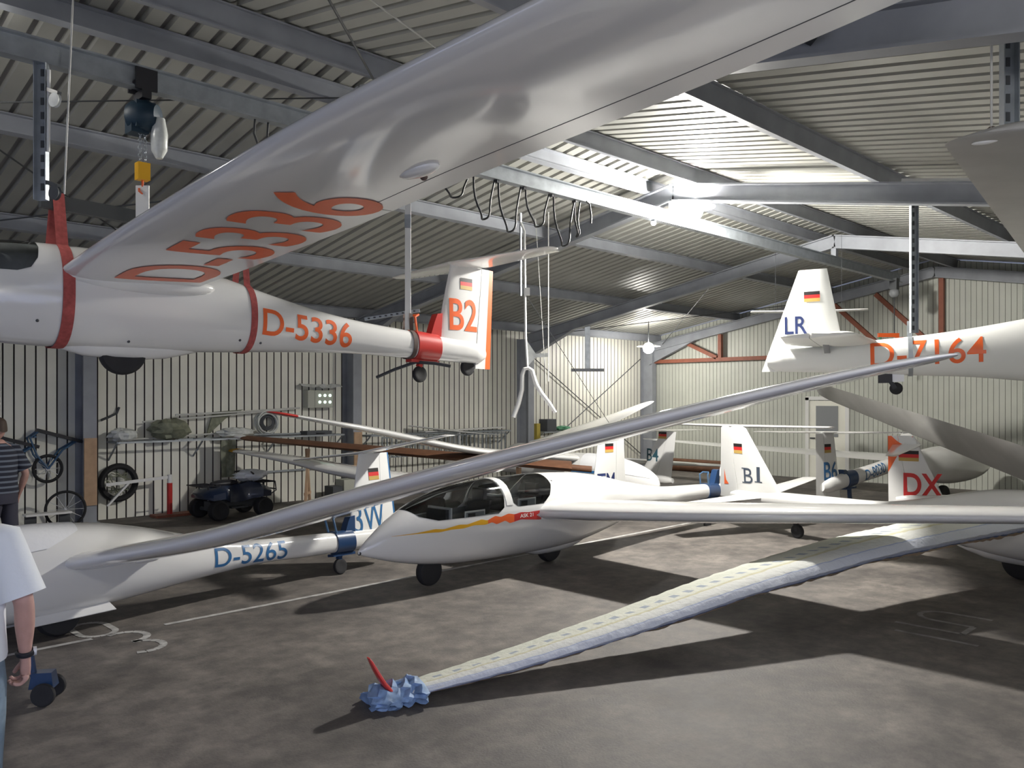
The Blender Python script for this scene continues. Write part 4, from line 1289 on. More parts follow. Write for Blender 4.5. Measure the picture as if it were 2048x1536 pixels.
# bar that carries the tail of the B2 glider
pb = on('B2', (-2.93, 0, .58))
t = thing('tail_hanger', 'white flat bar holding up the tail of the hanging B2 glider', 'hanger', (pb.x, pb.y, pb.z))
b = MB().m('white'); b.box((0, 0, 1.0), (.062, .02, 2.0), rotz(-YAW)); b.build('bar', t, smooth=0)
b = MB().m('galv'); b.box(P(0, -.015, 1.16), (.066, .03, .14), rotz(-YAW)); b.build('clamp', t, smooth=0)
t = thing('perforated_rail', 'perforated steel rail behind the boom of the hanging B2 glider', 'rail', pb+P(-.55, .5, .16))
b = MB().m('galv'); b.beam((0, 0, 0), P(.62, .0, .10), .05, .035); b.build('rail_body', t, smooth=0)
b = MB().m('darksteel')
for i in range(9): b.box(P(.05+.064*i, -.028, .008+.0103*i), (.026, .008, .016), rotz(-YAW))
b.build('slots', t, smooth=0)
# forked hanger
def fork():
    top = P(.115, 11.0, 4.42)
    t = thing('forked_hanger', 'white hanger pole ending in a padded upturned fork, beside the B2 fin', 'hanger', top)
    b = MB().m('galv'); b.box((0, .0, -.52), (.028, .02, 1.1)); b.build('slide_rail', t, smooth=0)
    b = MB().m('white')
    b.tube([P(.0, -.03, -.10), P(.05, -.03, -.22), P(.065, -.03, -1.6), P(.09, -.03, -2.03)], .016)
    b.box(P(.085, -.04, -1.02), (.07, .05, .10), rotz(-YAW)); b.build('pole', t)
    b = MB().m('plastic'); b.prism([P(.09, -.03, -1.68), P(.20, -.03, -1.84), P(.36, -.03, -1.83), P(.36, -.03, -1.88), P(.20, -.03, -1.89), P(.10, -.03, -2.0)], P(0, .02, 0)); b.build('bracket', t, smooth=0)
    b = MB().m('white')
    b.tube([P(-.10, -.03, -2.68), P(-.03, -.03, -2.50), P(.015, -.03, -2.32), P(.02, -.03, -2.12), P(.05, -.03, -2.04), P(.10, -.03, -2.03), P(.15, -.03, -2.06), P(.20, -.03, -2.24), P(.27, -.03, -2.36), P(.38, -.03, -2.50), P(.46, -.03, -2.62)], [.034, .032, .03, .03, .027, .025, .027, .03, .03, .028, .022], 12)
    b.build('padded_fork', t)
fork()
def cord(name, label, a, c, r=.004, mk='wire', cat='rope'):
    t = thing(name, label, cat, a)
    b = MB().m(mk); b.cyl((0, 0, 0), Vector(c)-Vector(a), r, seg=6); b.build('strand', t); return t
cord('slack_rope', 'long pale cord hanging right of the forked hanger', P(.50, 11.4, 4.55), P(.50, 11.4, 2.22), .009)
cord('slack_rope', 'thin pale cord hanging just behind the forked hanger', P(.33, 11.6, 4.5), P(.50, 12.2, 2.2), .005)
cord('slack_rope', 'grey line slanting from the forked hanger towards the corner bracing', P(.20, 11.1, 3.35), P(1.75, 15.0, 1.55), .005, 'cable')
cord('slack_rope', 'pale cord hanging past the pulley arms at upper left', P(-3.02, 5.7, 4.75), P(-3.08, 5.7, 3.40), .006)
cord('hanging_wire', 'wire stretched under the roof at the top above the long hanging wing', P(-1.15, 5.0, 4.62), P(.1, 7.6, 4.62), .007)
cord('tension_wire', 'thin dark wire stretched level at upper left behind the chain hoist', P(-4.2, 6.3, 4.24), P(-1.0, 7.5, 4.72), .006, 'cable')
t = thing('hanging_bar', 'grey hanger bar with a level foot in front of the left wall near the corner', 'hanger', P(1.73, 19.0, 3.72))
b = MB().m('galv'); b.box((0, 0, -.55), (.12, .05, 1.1), rotz(-YAW)); b.build('stem', t, smooth=0)
b = MB().m('steel'); b.box((0, 0, -1.09), (.75, .06, .07), rotz(-YAW+.05)); b.build('foot', t, smooth=0)
# festoon cable under the hoist beam
def festoon():
    t = thing('festoon_cable', 'black cable hanging in loops under the hoist beam', 'cable', (5.35, RY, 4.33))
    b = MB().m('cable')
    xs_ = [(-.02, .40, .28), (.46, .76, .44), (.82, 1.16, .52), (1.24, 1.62, .40), (1.70, 2.06, .56), (2.08, 2.16, .42)]
    for x0, x1, h in xs_:
        b.tube([(x0+(x1-x0)*i/16, .02*math.sin(i), .0-h*(1-abs(2*i/16-1)**2.4)) for i in range(17)], .011, 7)
    b.tube([(2.20, -.07, .0), (2.26, -.07, -.02), (2.30, -.06, -.14), (2.31, -.05, -.24)], .011, 7)
    b.build('loops', t)
    b = MB().m('darksteel')
    for x in (-.02, .43, .79, 1.20, 1.66, 2.07): b.box((x, 0, -.012), (.03, .06, .028))
    b.build('clips', t, smooth=0)
    t = thing('festoon_cable', 'short black cable loops hanging left of the long wing near the chain hoist', 'cable', (3.35, RY, 4.33))
    b = MB().m('cable')
    for x0, h in ((0, .24), (.12, .26), (.45, .16), (.62, .1)): b.tube([(x0, 0, 0), (x0-.01, 0, -h*.5), (x0+.04, 0, -h)], .010, 7)
    b.build('loops', t)
festoon()
t = thing('electric_hoist', 'small grey hoist hanging near the end wall behind the LR glider', 'hoist', (17.2, RY, 4.335))
b = MB().m('darksteel'); b.box((0, 0, -.05), (.14, .14, .22)); b.build('trolley', t, smooth=20)
b = MB().m('panelgrey'); b.ball((0, 0, -.23), .10, (1, 1, .95)); b.build('motor', t)
b = MB().m('cable'); b.cyl((0, 0, -.3), (0, 0, -1.05), .012, seg=6); b.build('chain', t)
b = MB().m('orange'); b.box(P(-.12, 0, -1.08), (.42, .05, .08), rotz(-YAW)); b.box(P(.25, 0, -1.16), (.45, .05, .08), rotz(-YAW)); b.build('spreader', t, smooth=0)
b = MB().m('green')
for r_ in (-.28, .06): b.beam(P(r_, 0, -1.05), P(r_-.02, 0, -1.40), .04, .03, up=(1, 0, 0))
b.build('sling', t, smooth=0)

# ================================================================== along the left wall
WY = YL
def elec():
    t = thing('switch_box', 'grey electric box with six lit buttons on the left wall', 'electric box', (8.74, WY, 1.82))
    b = MB().m('box'); b.box((0, -.09, .15), (.56, .18, .34)); b.build('housing', t, smooth=0)
    b = MB().m('box'); b.box((-.12, -.185, .15), (.02, .012, .34)); b.build('cover_seam', t, smooth=0)
    for i in range(6):
        b = MB().m('button'); b.cyl((-.02+.115*(i % 3), -.182, .09+.13*(i//3)), (-.02+.115*(i % 3), -.195, .09+.13*(i//3)), .028); b.build('button', t)
    t = thing('plastic_sheet', 'shiny crumpled plastic sheet above the box with six lit buttons', 'sheet', (8.72, WY-.1, 2.2))
    b = MB().m('plastic'); r_ = random.Random(2)
    for s_ in (0, .012):
        for i in range(10):
            pass
    rows = [[Vector((-.42+.09*i, -.14+.09*j, .02+.05*r_.random()+(-.05 if j == 0 else 0))) for j in range(4)] for i in range(11)]
    b.loft([r+[v+Vector((0, 0, .006)) for v in r[::-1]] for r in rows]); b.build('foil', t, smooth=0)
    for dx in (.40, .47, .55):
        pass
elec()
t = thing('conduit', 'thin grey conduits running up the left wall beside the box with lit buttons', 'conduit', (9.14, WY-.02, .3))
for dx in (0, .05):
    b = MB().m('wire'); b.cyl((dx, 0, 0), (dx, 0, 2.6), .01, seg=6); b.build('pipe', t)
def shelf(label, x0, x1, z, depth=.45, posts=True):
    t = thing('wall_shelf', label, 'shelf', (x0, WY, z), group='shelves on the left wall')
    b = MB().m('galv')
    for y_ in (-.05, -depth): b.beam((0, y_, 0), (x1-x0, y_, 0), .03, .03)
    b.build('rails', t, smooth=0)
    n = max(2, int((x1-x0)/1.2)+1)
    for i in range(n):
        x = (x1-x0)*i/(n-1)
        b = MB().m('galv'); b.beam((x, 0, 0), (x, -depth, 0), .03, .03); b.beam((x, -.02, -.30), (x, -depth+.05, -.02), .025, .02, up=(1, 0, 0)); b.build('bracket', t, smooth=0)
    return t
shelf('long wall shelf carrying bundles of plastic left of the box with lit buttons', 4.85, 9.1, 1.27)
shelf('wall shelf with thin slats on the left wall behind the 3W fin', 9.75, 13.7, 1.22)
shelf('short wall shelf with a dark crate near the corner of the left wall', 14.85, 16.2, 1.14)
def lump(name, label, c, size, mk, seed, cat='bundle'):
    t = thing(name, label, cat, c); r_ = random.Random(seed)
    b = MB().m(mk); rings = []; N = 18
    for j in range(1, 10):
        a = PI*j/10
        rings.append([Vector((math.sin(a)*math.cos(2*PI*i/N)*size[0]*(.75+.5*r_.random()), math.sin(a)*math.sin(2*PI*i/N)*size[1]*(.75+.5*r_.random()), size[2]+math.cos(a)*size[2]*(.85+.3*r_.random()))) for i in range(N)])
    b.loft(rings); b.build('folds', t, smooth=20); return t
lump('plastic_bundle', 'white plastic bundle at the left end of the wall shelf beside the steel column', (5.0, WY-.25, 1.28), (.22, .16, .11), 'plastic', 4)
lump('tarpaulin_bundle', 'big olive tarpaulin bundle heaped on the wall shelf', (5.78, WY-.25, 1.28), (.33, .2, .18), 'olive', 5)
lump('plastic_bundle', 'pale plastic bundle on the wall shelf above the four-wheeler', (6.95, WY-.25, 1.28), (.34, .16, .09), 'plastic', 6)
t = thing('hanging_cloth', 'olive cloth hanging from the wall shelf above the four-wheeler', 'cloth', (6.70, WY-.48, 1.25))
b = MB().m('olive'); b.loft([[Vector((-.13+.052*i, .02*math.sin(i*2+k), -.13*k)) for i in range(6)]+[Vector((-.13+.052*i, .012+.02*math.sin(i*2+k), -.13*k)) for i in range(5, -1, -1)] for k in range(6)]); b.build('folds', t)
for k, (xa, za, xb, zb) in enumerate(((5.35, 1.59, 8.1, 1.78), (5.0, 1.30, 6.6, 1.36), (5.9, 1.70, 8.3, 1.80), (7.0, 1.32, 9.0, 1.31))):
    t = thing('thin_pole', ['long thin pole hung highest on the left wall above the bundles', 'thin pole lying along the left part of the wall shelf', 'thin pole hung beside the ring of coiled cable', 'thin pole lying on the wall shelf under the coiled cable'][k], 'pole', (xa, WY-.15, za))
    b = MB().m('wire' if k != 3 else 'galv'); b.tube([(0, 0, 0), ((xb-xa)*.5, 0, (zb-za)*.5-.01), (xb-xa, 0, zb-za)], .016 if k < 3 else .02); b.build('shaft', t)
t = thing('wall_bracket', 'triangular dark bracket holding the thin poles on the left wall', 'bracket', (6.75, WY, 1.72))
b = MB().m('olive'); b.prism([(-.15, -.1, .02), (.42, -.1, .06), (.08, -.1, -.10), (-.28, -.1, -.42)], (0, .03, 0)); b.build('plate', t, smooth=0)
t = thing('hook_rack', 'small dark hook on the wall beside the steel column', 'hook', (4.85, WY, 1.68))
b = MB().m('darksteel'); b.tube([(-.12, -.04, -.05), (0, -.05, 0), (.12, -.05, .06), (.16, -.05, .16)], .02); b.build('prongs', t)
t = thing('cable_coil', 'ring of coiled grey cable hung on the left wall by the red wing tip', 'cable coil', (7.65, WY-.12, 1.52))
r_ = random.Random(8)
b = MB().m('plastic')
for i in range(7): b.torus((r_.uniform(-.03, .03), .02*i-.05, r_.uniform(-.03, .03)), (0, 1, .1*r_.uniform(-1, 1)), .19+.02*r_.random(), .012, 32, 6)
b.m('crate')
for i in range(4): b.torus((0, .01*i, .02), (0, 1, 0), .10+.015*i, .014, 28, 6)
b.build('windings', t)
def hand_wheel_dolly(label, loc, rz):
    t = thing('wheel_dolly', label, 'wheel dolly', loc, (0, 0, rz), 'wheel dollies hung on the wall')
    b = MB().m('steelblue')
    for y_ in (-.09, .09):
        b.tube([(.0, y_, .0), (-.16, y_, .22), (-.25, y_, .48), (-.10, y_*.6, .60)], .016)
        b.tube([(.0, y_, .0), (.20, y_, .28), (.46, y_*.6, .44)], .016)
    b.beam((-.18, -.10, .50), (-.18, .10, .50), .03, .03); b.build('frame', t)
    b = MB().m('black'); b.beam((-.14, 0, .60), (.50, 0, .40), .16, .05); b.build('pad', t)
    b = MB().m('rubber'); b.torus((0, -.06, 0), (0, 1, 0), .20, .024, 36, 8); tr = b.build('wheel', t)
    b = MB().m('hub')
    for k in range(10): b.cyl((0, -.06, 0), (.19*math.cos(k*PI/5), -.06, .19*math.sin(k*PI/5)), .005, seg=5)
    b.cyl((0, -.09, 0), (0, -.02, 0), .03); b.build('spokes', tr)
    return t
d0 = hand_wheel_dolly('blue wheel dolly hung on the left wall close beside the steel column', (3.90, WY-.14, .90), 0)
dup(d0, (3.28, WY-.14, .84), label='blue wheel dolly hung on the left wall behind the striped shirt')
t = thing('bicycle_wheel', 'spoked wheel standing on the floor against the steel column', 'wheel', (4.05, WY-.55, .29))
b = MB().m('rubber'); b.torus((0, 0, 0), (.2, 1, 0), .27, .02, 40, 8); tr = b.build('tyre', t)
b = MB().m('hub')
for k in range(12): b.cyl((0, 0, 0), (.26*math.cos(k*PI/6)*.98, -.26*math.cos(k*PI/6)*.2, .26*math.sin(k*PI/6)), .004, seg=5)
b.build('spokes', tr)
t = thing('bench_board', 'pale board lying low in front of the spoked wheel', 'board', (3.45, WY-.7, .25))
b = MB().m('white'); b.beam((0, 0, .02), (.62, 0, .02), .2, .03)
b.build('board_top', t, smooth=0)
b = MB().m('darksteel')
for x in (.08, .54): b.beam((x, 0, -.25), (x, 0, .0), .04, .15, up=(1, 0, 0))
b.build('legs', t, smooth=0)
t = thing('column_board', 'pale timber board nailed to the steel column left of the dark tyre', 'board', (4.45, WY-.415, .30))
b = MB().m('wood'); b.box((0, 0, .53), (.19, .025, 1.06)); b.build('plank', t, smooth=0)
t = thing('column_board', 'pale timber board nailed to the second steel column below the box with lit buttons', 'board', (9.45, WY-.415, .25))
b = MB().m('wood'); b.box((0, 0, .53), (.19, .025, 1.06)); b.build('plank', t, smooth=0)
t = thing('tool_case', 'flat dark case lying on the wall shelf under the box with lit buttons', 'case', (8.6, WY-.25, 1.285))
b = MB().m('crate'); b.box((0, 0, .035), (.55, .26, .07)); b.build('case_body', t, smooth=0)
b = MB().m('black'); b.tube([(-.08, -.14, .03), (-.08, -.17, .03), (.08, -.17, .03), (.08, -.14, .03)], .008); b.build('case_handle', t)
t = thing('rafter_bracket', 'short dark bracket with a pale edge on the roof beam above the long hanging wing', 'bracket', P(1.60, 4.62, 4.02))
b = MB().m('darksteel'); b.beam(P(-.08, -.05, .05), P(.08, -.05, -.03), .10, .07); b.build('bracket_arm', t, smooth=0)
b = MB().m('wire'); b.beam(P(-.10, -.10, .035), P(.05, -.11, -.04), .012, .012); b.build('bracket_edge', t, smooth=0)
t = thing('motorcycle_wheel', 'dark tyre hung on the left wall behind the white beam', 'tyre', (4.98, WY-.10, .60))
b = MB().m('rubber')
b.torus((0, 0, 0), (0, 1, 0), .27, .05, 40, 10, flat=1.2); b.build('tyre', t)
b = MB().m('olive')
rr = random.Random(9)
for i in range(14):
    a = rr.uniform(0, 2*PI); b.tube([(.2*math.cos(a), -.02, .2*math.sin(a)), (.1*math.cos(a+.8), -.03, .1*math.sin(a+.8)), (.2*math.cos(a+1.7), -.02, .2*math.sin(a+1.7))], .008)
b.build('tangled_cord', t)
t = thing('white_beam', 'white wooden beam with a slanting strut leaning in front of the dark tyre', 'beam', (4.70, WY-.35, .60))
b = MB().m('white'); b.beam((0, 0, 0), (1.02, .0, .06), .03, .05); b.build('arm', t, smooth=0)
b = MB().m('white'); b.beam((.35, 0, 0), (.02, 0, -.34), .03, .045, up=(0, 1, 0)); b.build('strut', t, smooth=0)
t = thing('stand_post', 'red post standing on the floor left of the four-wheeler, white beam on top', 'post', (5.72, WY-.35, 0))
b = MB().m('red'); b.cyl((0, 0, .03), (0, 0, .56), .045); b.build('post_tube', t)
b = MB().m('white'); b.cyl((0, 0, .56), (0, 0, .70), .04); b.build('post_top', t)
b = MB().m('brownsteel'); b.box((.1, 0, .02), (.75, .30, .04)); b.build('base_plate', t, smooth=0)
# crates and racks
t = thing('dark_crate', 'dark box on the short shelf near the corner', 'crate', (15.2, WY-.25, 1.16))
b = MB().m('crate'); b.box((0, 0, .15), (.34, .28, .30)); b.build('box_body', t, smooth=0)
lump('green_net', 'green net heaped beside the dark box on the short shelf', (15.75, WY-.25, 1.16), (.25, .14, .06), 'green', 11)
t = thing('slat_rack', 'rack of many thin pale slats on the second wall shelf', 'rack', (9.95, WY-.54, .76))
b = MB().m('galv')
for i in range(30): b.box((.12*i, 0, .22), (.02, .03, .42))
b.beam((0, 0, .42), (3.5, 0, .42), .03, .03); b.beam((0, 0, .02), (3.5, 0, .02), .03, .03); b.build('slats', t, smooth=0)
t = thing('stacked_board', 'pale flat board lying on the second wall shelf', 'board', (11.2, WY-.25, 1.25))
b = MB().m('white'); b.beam((0, 0, .01), (2.4, 0, .05), .25, .02); b.build('board_top', t, smooth=0)
t = thing('carton', 'small grey carton on the floor below the yellow tipped wing', 'carton', (9.0, WY-.45, 0))
b = MB().m('crate'); b.box((-.12, 0, .14), (.25, .3, .28)); b.m('box'); b.box((.14, -.05, .2), (.34, .3, .40)); b.build('carton_body', t, smooth=0)
t = thing('yellow_post', 'dull yellow steel post beside the third column on the left wall', 'post', (14.75, WY-.3, 0))
b = MB().m('yellowpost'); b.box((0, 0, .68), (.12, .12, 1.36)); b.build('post_tube', t, smooth=0)
for i, (y0, y1, z) in enumerate(((13.9, 11.5, .10), (13.6, 11.3, .26))):
    t = thing('rolled_mat', ['rolled brown mat on the floor along the end wall', 'upper rolled brown mat lying on the other along the end wall'][i], 'rolled mat', (XE-.55+.12*i, y0, z))
    b = MB().m('brown'); b.cyl((0, 0, 0), (0, y1-y0, .0), .10 if i == 0 else .07, seg=14); b.build('roll', t)
# ---- four-wheeler
def quad():
    t = thing('quad_bike', 'dark blue four-wheeler parked at the left wall with a white bag on its front rack', 'quad bike', (6.45, 13.22, 0), (0, 0, math.radians(4)))
    for x, y, r in ((-.42, -.31, .165), (.40, -.31, .16), (-.42, .31, .165), (.40, .31, .16)):
        wheel(t, (x, y, r), r, .17, 'road_wheel', hubk=.5)
    b = MB().m('navy')
    b.loft([[Vector((x, y*w_, z0+(z1-z0)*k)) for y, k in ((-1, 0), (-1, .55), (-.7, .95), (0, 1), (.7, .95), (1, .55), (1, 0))] for x, w_, z0, z1 in
            ((-.62, .20, .36, .44), (-.52, .34, .33, .50), (-.30, .33, .34, .55), (-.12, .16, .26, .55), (.12, .15, .26, .56), (.24, .22, .30, .60), (.38, .35, .33, .56), (.55, .32, .33, .48), (.64, .18, .36, .44))])
    b.build('bodywork', t)
    b = MB().m('black'); b.ball((-.15, 0, .57), .1, (2.6, 1.1, .6)); b.build('saddle', t)
    b = MB().m('darksteel'); b.box((0, 0, .22), (.9, .20, .14)); b.cyl((-.42, -.3, .16), (-.42, .3, .16), .03); b.cyl((.40, -.3, .16), (.40, .3, .16), .03); b.box((0, 0, .18), (.3, .50, .03)); b.build('chassis', t)
    b = MB().m('black')
    b.tube([(.22, -.30, .72), (.26, -.16, .74), (.24, 0, .70), (.26, .16, .74), (.22, .30, .72)], .014); b.cyl((.24, 0, .55), (.24, 0, .71), .03); b.build('handlebar', t)
    for x0, x1, nm in ((-.66, -.36, 'rear_rack'), (.36, .66, 'front_rack')):
        b = MB().m('black')
        for k in range(4): b.cyl((x0, -.24+.16*k, .56), (x1, -.24+.16*k, .56), .010, seg=6)
        b.cyl((x0, -.26, .56), (x0, .26, .56), .012, seg=6); b.cyl((x1, -.26, .56), (x1, .26, .56), .012, seg=6)
        for y_ in (-.15, .15): b.cyl(((x0+x1)/2, y_, .47), ((x0+x1)/2, y_, .56), .012, seg=6)
        b.build(nm, t)
    b = MB().m('darksteel'); b.tube([(.60, -.2, .34), (.72, -.2, .40), (.70, -.2, .54), (.64, -.2, .56)], .012); b.tube([(.60, .2, .34), (.72, .2, .40), (.70, .2, .54), (.64, .2, .56)], .012); b.cyl((.72, -.2, .42), (.72, .2, .42), .012); b.build('bull_bar', t)
quad()
lump('white_bag', 'crumpled white bag lying on the front of the four-wheeler', (6.78, 13.20, .575), (.30, .20, .10), 'tshirt', 13, 'bag')
# small blue stand on the floor behind the arm of the person in white
def blue_stand():
    t = thing('wheel_stand', 'small blue wheeled stand on the floor behind the arm in the white shirt', 'stand', P(-3.08, 5.45, 0), (0, 0, -.6))
    b = MB().m('blue'); b.box((0, 0, .15), (.15, .11, .10), None, .8); b.tube([(-.06, 0, .17), (-.10, 0, .45), (-.12, 0, .72)], .022); b.build('frame', t)
    for s_ in (-1, 1): wheel(t, (.03, s_*.10, .075), .075, .04, 'castor_wheel')
blue_stand()

# ================================================================== people
def chain_mesh(name, chains, parent, material, sub=2):
    """one continuous surface grown round a branching skeleton: chains of (point, radius); the first vertex is the root"""
    me = bpy.data.meshes.new(name); vs, es, rs = [], [], []; look = {}
    for ch in chains:
        prev = None
        for p, r in ch:
            k = tuple(round(c, 4) for c in p)
            if k not in look:
                look[k] = len(vs); vs.append(p); rs.append(r if isinstance(r, tuple) else (r, r))
            i = look[k]
            if prev is not None and prev != i: es.append((prev, i))
            prev = i
    me.from_pydata(vs, es, [])
    o = bpy.data.objects.new(name, me); COL.objects.link(o)
    o.modifiers.new('skin', 'SKIN').use_smooth_shade = True
    sv = me.skin_vertices[0].data
    for i, r in enumerate(rs): sv[i].radius = r
    sv[0].use_root = True
    md = o.modifiers.new('smooth', 'SUBSURF'); md.levels = md.render_levels = sub
    dg = bpy.context.evaluated_depsgraph_get(); dg.update()
    m2 = bpy.data.meshes.new_from_object(o.evaluated_get(dg))
    bpy.data.objects.remove(o); bpy.data.meshes.remove(me)
    m2.name = name; m2.materials.clear(); m2.materials.append(M[material]); m2.shade_smooth()
    q = bpy.data.objects.new(name, m2); COL.objects.link(q); q.parent = parent
    return q
def hand_chains(wr, el, palm_n, curl, s_):
    """five bent fingers on a palm; wr wrist, el elbow, palm_n direction the palm faces, s_ side of the thumb"""
    wr, el = Vector(wr), Vector(el); d = (wr-el).normalized(); n = (Vector(palm_n)-d*d.dot(Vector(palm_n))).normalized(); side = d.cross(n)*s_
    out = []
    base = wr+d*.045
    out.append([(tuple(wr), (.026, .021)), (tuple(base), (.036, .020))])
    for k, L in enumerate((.074, .083, .078, .062)):
        o = side*(.030-.020*k)
        kn = wr+d*(.088-.004*abs(k-1))+o
        ch = [(tuple(base), (.036, .020)), (tuple(kn), .0105)]
        p, q = kn, d.copy()
        for seg, f in enumerate((.44, .31, .25)):
            q = (q*math.cos(curl)+n*math.sin(curl)).normalized(); nn = (n*math.cos(curl*(seg+1))-d*math.sin(curl*(seg+1)))
            a = curl*(seg+1); q = d*math.cos(a)+n*math.sin(a)
            p = p+q*L*f; ch.append((tuple(p), .0095-.0009*seg))
        out.append(ch)
    th = wr+d*.022+side*.028
    t1 = th+(d*.6+side*.6+n*.35).normalized()*.036; t2 = t1+(d*.8+side*.05+n*.6).normalized()*.030; t3 = t2+(d*.8-side*.2+n*.6).normalized()*.022
    out.append([(tuple(base), (.036, .020)), (tuple(th), .0135), (tuple(t1), .0115), (tuple(t2), .0105), (tuple(t3), .0085)])
    return out
def person(label, pos, rz, arms, clothes, lean=0):
    """faces local +x; arms: {side: (elbow, wrist, palm normal, curl)}"""
    t = thing('person', label, 'person', pos, (0, 0, rz))
    L = lean
    hips, waist, chest, neck = (0, 0, .95), (.01+L*.15, 0, 1.08), (.0+L*.45, 0, 1.30), (-.005+L*.75, 0, 1.47)
    ch = [[(hips, (.135, .115)), (waist, (.12, .105)), (chest, (.13, .115)), ((L*.65, 0, 1.41), (.10, .085)), (neck, .058), ((.01+L*.85, 0, 1.53), .056)]]
    for s_ in (1, -1):
        el, wr, pn, cu = arms[s_]
        sh = (L*.62, s_*.175, 1.405)
        ch.append([((L*.65, 0, 1.41), (.10, .085)), (sh, .055), (tuple((Vector(sh)*.5+Vector(el)*.5)), .050), (el, .042), (tuple(Vector(el)*.62+Vector(wr)*.38), .043), (wr, (.026, .021))])
        ch += hand_chains(wr, el, pn, cu, 1 if s_ < 0 else -1)
        k = .05*s_
        ch.append([(hips, (.135, .115)), ((0, s_*.095, .86), .09), ((.01+k*.3, s_*.10, .68), .083), ((.015+k, s_*.10, .48), .062), ((-.01+k, s_*.10, .32), .060), ((-.01+k, s_*.10, .09), .040), ((.03+k, s_*.105, .045), .042), ((.15+k, s_*.11, .035), .036)])
    chain_mesh('body', ch, t, 'skin')
    hc = Vector((.02+L*.95, 0, 1.645))
    b = MB().m('skin'); rings = []
    prof = [(-.125, .035, .045, .045), (-.112, .055, .055, .03), (-.09, .070, .062, .015), (-.06, .082, .068, .0), (-.02, .092, .074, -.005), (.02, .098, .077, -.008), (.06, .098, .077, -.010), (.09, .085, .066, -.012), (.11, .060, .046, -.014), (.12, .025, .02, -.015)]
    for z, rx, ry, ox in prof:
        ring = []
        for i in range(28):
            a = 2*PI*i/28
            x, y = rx*math.cos(a), ry*math.sin(a)
            if abs(a) < .5 or abs(a-2*PI) < .5:
                f = math.exp(-((math.sin(a)*ry)/.012)**2)
                if -.07 < z < .02: x += f*.024*(1-abs(z+.035)/.05) if abs(z+.035) < .05 else 0
            ring.append(hc+Vector((x+ox, y, z)))
        rings.append(ring)
    b.loft(rings); b.build('head', t)
    for s_ in (1, -1):
        b = MB().m('eye'); b.ball(hc+Vector((.083, s_*.030, .003)), .012); b.m('black'); b.ball(hc+Vector((.0925, s_*.030, .003)), .0055); b.build('eye', t)
        b = MB().m('skin'); b.ball(hc+Vector((-.012, s_*.080, -.02)), .03, (.6, .3, 1.05)); b.build('ear', t)
    b = MB().m('lip'); b.ball(hc+Vector((.078, 0, -.072)), .022, (.35, 1, .28)); b.build('mouth', t)
    b = MB().m('hair'); rings = []
    for j in range(10):
        a = PI*.5*j/9
        rings.append([hc+Vector((-.012+.108*math.sin(a+.02)*math.cos(c)*(1 if math.cos(c) < .3 else .93), .086*math.sin(a+.02)*math.sin(c), .035+.098*math.cos(a)-(.075*max(0, -math.cos(c)) if j > 6 else 0)*(j-6)/3)) for c in [2*PI*i/28 for i in range(28)]])
    b.loft(rings[::-1]); b.build('hair', t)
    clothes(t, arms, L)
    return t
def top_mesh(name, t, arms, L, sleeve, hem, mk):
    """a loose shirt: torso with a neckline and two sleeves"""
    b = MB().m(mk)
    r_ = random.Random(5)
    rings = []
    for z, ry, rx, ox in ((hem, .195, .150, 0), (hem+.02, .198, .152, 0), (1.02, .188, .146, L*.1), (1.15, .186, .145, L*.25), (1.28, .198, .150, L*.45), (1.37, .195, .138, L*.55), (1.42, .165, .118, L*.65), (1.455, .110, .090, L*.7), (1.475, .078, .075, L*.75), (1.48, .072, .070, L*.75)):
        rings.append([Vector((ox+rx*math.cos(a)*(1+.02*math.sin(5*a+z*9)), ry*math.sin(a)*(1+.015*math.sin(4*a+z*13)), z)) for a in [2*PI*i/36 for i in range(36)]])
    b.loft(rings)
    for s_ in (1, -1):
        el = Vector(arms[s_][0]); sh = Vector((L*.62, s_*.175, 1.395))
        e = sh+(el-sh)*sleeve
        c = Vector((L*.6, s_*.09, 1.40))
        b.tube([c, c*.45+sh*.55, sh, sh*.7+e*.3, sh*.35+e*.65, e+(e-sh)*.0], [.062, .078, .083, .084, .088, .094], 18)
    return b.build(name, t, smooth=60)
def trouser_mesh(name, t, mk, k0=.05):
    b = MB().m(mk)
    rings = []
    for z, ry, rx in ((.80, .175, .135), (.86, .185, .145), (.95, .180, .142), (1.02, .170, .135)):
        rings.append([Vector((rx*math.cos(a), ry*math.sin(a), z)) for a in [2*PI*i/32 for i in range(32)]])
    b.loft(rings)
    for s_ in (1, -1):
        k = k0*s_
        b.tube([(0, s_*.085, .90), (0, s_*.095, .80), (.01+k*.3, s_*.10, .66), (.015+k, s_*.10, .48), (-.01+k, s_*.10, .30), (-.01+k, s_*.10, .07)], [.098, .098, .090, .078, .072, .070], 18)
    return b.build(name, t, smooth=60)
def shoes(t, mk, k0=.05):
    for s_ in (1, -1):
        b = MB().m(mk); k = k0*s_
        b.loft([[Vector((x+k, s_*.108+w_*math.sin(a), max(0, .035+h*math.cos(a)))) for a in [2*PI*i/16 for i in range(16)]] for x, w_, h in ((-.09, .02, .03), (-.07, .042, .055), (0, .045, .062), (.08, .05, .045), (.15, .048, .032), (.19, .03, .018))])
        b.build('shoe', t)
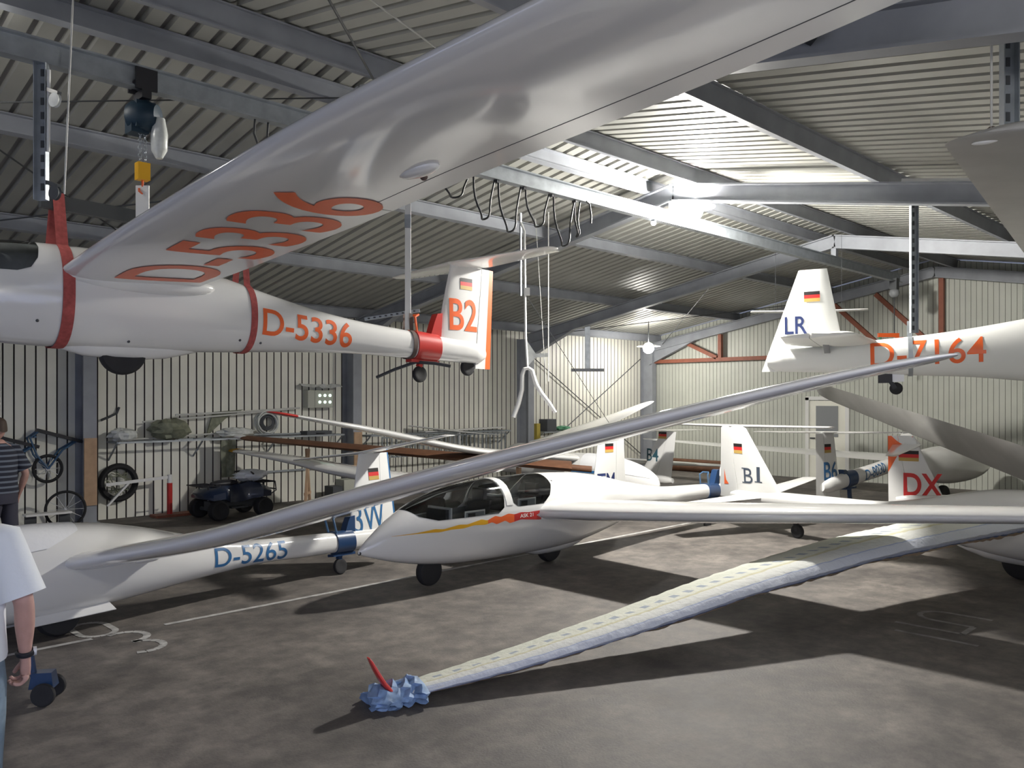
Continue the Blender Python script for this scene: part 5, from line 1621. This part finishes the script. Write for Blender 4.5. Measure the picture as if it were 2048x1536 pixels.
def clothes_white(t, arms, L):
    top_mesh('tshirt', t, arms, L, .90, .90, 'tshirt')
    trouser_mesh('trousers', t, 'denim')
    shoes(t, 'black')
    el, wr = Vector(arms[-1][0]), Vector(arms[-1][1]); d = (wr-el).normalized(); c = wr-d*.035
    b = MB().m('black'); b.torus(c, d, .031, .008, 24, 8, flat=1.6); st = b.build('watch_strap', t)
    b = MB().m('hub'); b.cyl(c+Vector((0, -.030, 0)), c+Vector((0, -.043, 0)), .019); b.build('watch_case', st)
def stripes():
    m = mat('navy_striped_knit', (.03, .035, .06), .85)
    nt = m.node_tree; bs = nt.nodes['Principled BSDF']
    tc = node(nt, 'ShaderNodeTexCoord'); sp = node(nt, 'ShaderNodeSeparateXYZ'); nt.links.new(tc.outputs['Object'], sp.inputs[0])
    a = node(nt, 'ShaderNodeMath', operation='MULTIPLY'); a.inputs[1].default_value = 17; nt.links.new(sp.outputs[2], a.inputs[0])
    f = node(nt, 'ShaderNodeMath', operation='FRACT'); nt.links.new(a.outputs[0], f.inputs[0])
    g = node(nt, 'ShaderNodeMath', operation='GREATER_THAN'); g.inputs[1].default_value = .62; nt.links.new(f.outputs[0], g.inputs[0])
    x = node(nt, 'ShaderNodeMix', data_type='RGBA'); x.inputs[6].default_value = (.014, .016, .03, 1); x.inputs[7].default_value = (.12, .14, .18, 1)
    nt.links.new(g.outputs[0], x.inputs[0]); nt.links.new(x.outputs[2], bs.inputs['Base Color'])
    return m
M['stripes'] = stripes()
def clothes_striped(t, arms, L):
    top_mesh('striped_shirt', t, arms, L, .85, .92, 'stripes')
    trouser_mesh('trousers', t, 'darkcloth')
    shoes(t, 'black')
# facing away to the left of the photo's depth: right arm towards the picture
person('person in a white short sleeved shirt at the left edge, wearing a black watch', P(-2.31, 3.42, 0), math.radians(122)-YAW,
       {1: ((-.02, .25, 1.13), (.06, .24, .88), (0, -1, 0), .55), -1: ((-.05, -.255, 1.13), (.02, -.26, .87), (.0, 1, .0), .85)}, clothes_white)
person('person in a dark striped shirt at the left edge behind the D-5265 glider', P(-5.80, 9.4, 0), math.radians(160)-YAW,
       {1: ((.02, .27, 1.13), (.14, .25, .90), (0, -1, 0), .4), -1: ((-.06, -.27, 1.12), (.06, -.27, .86), (0, 1, 0), .45)}, clothes_striped, lean=.04)
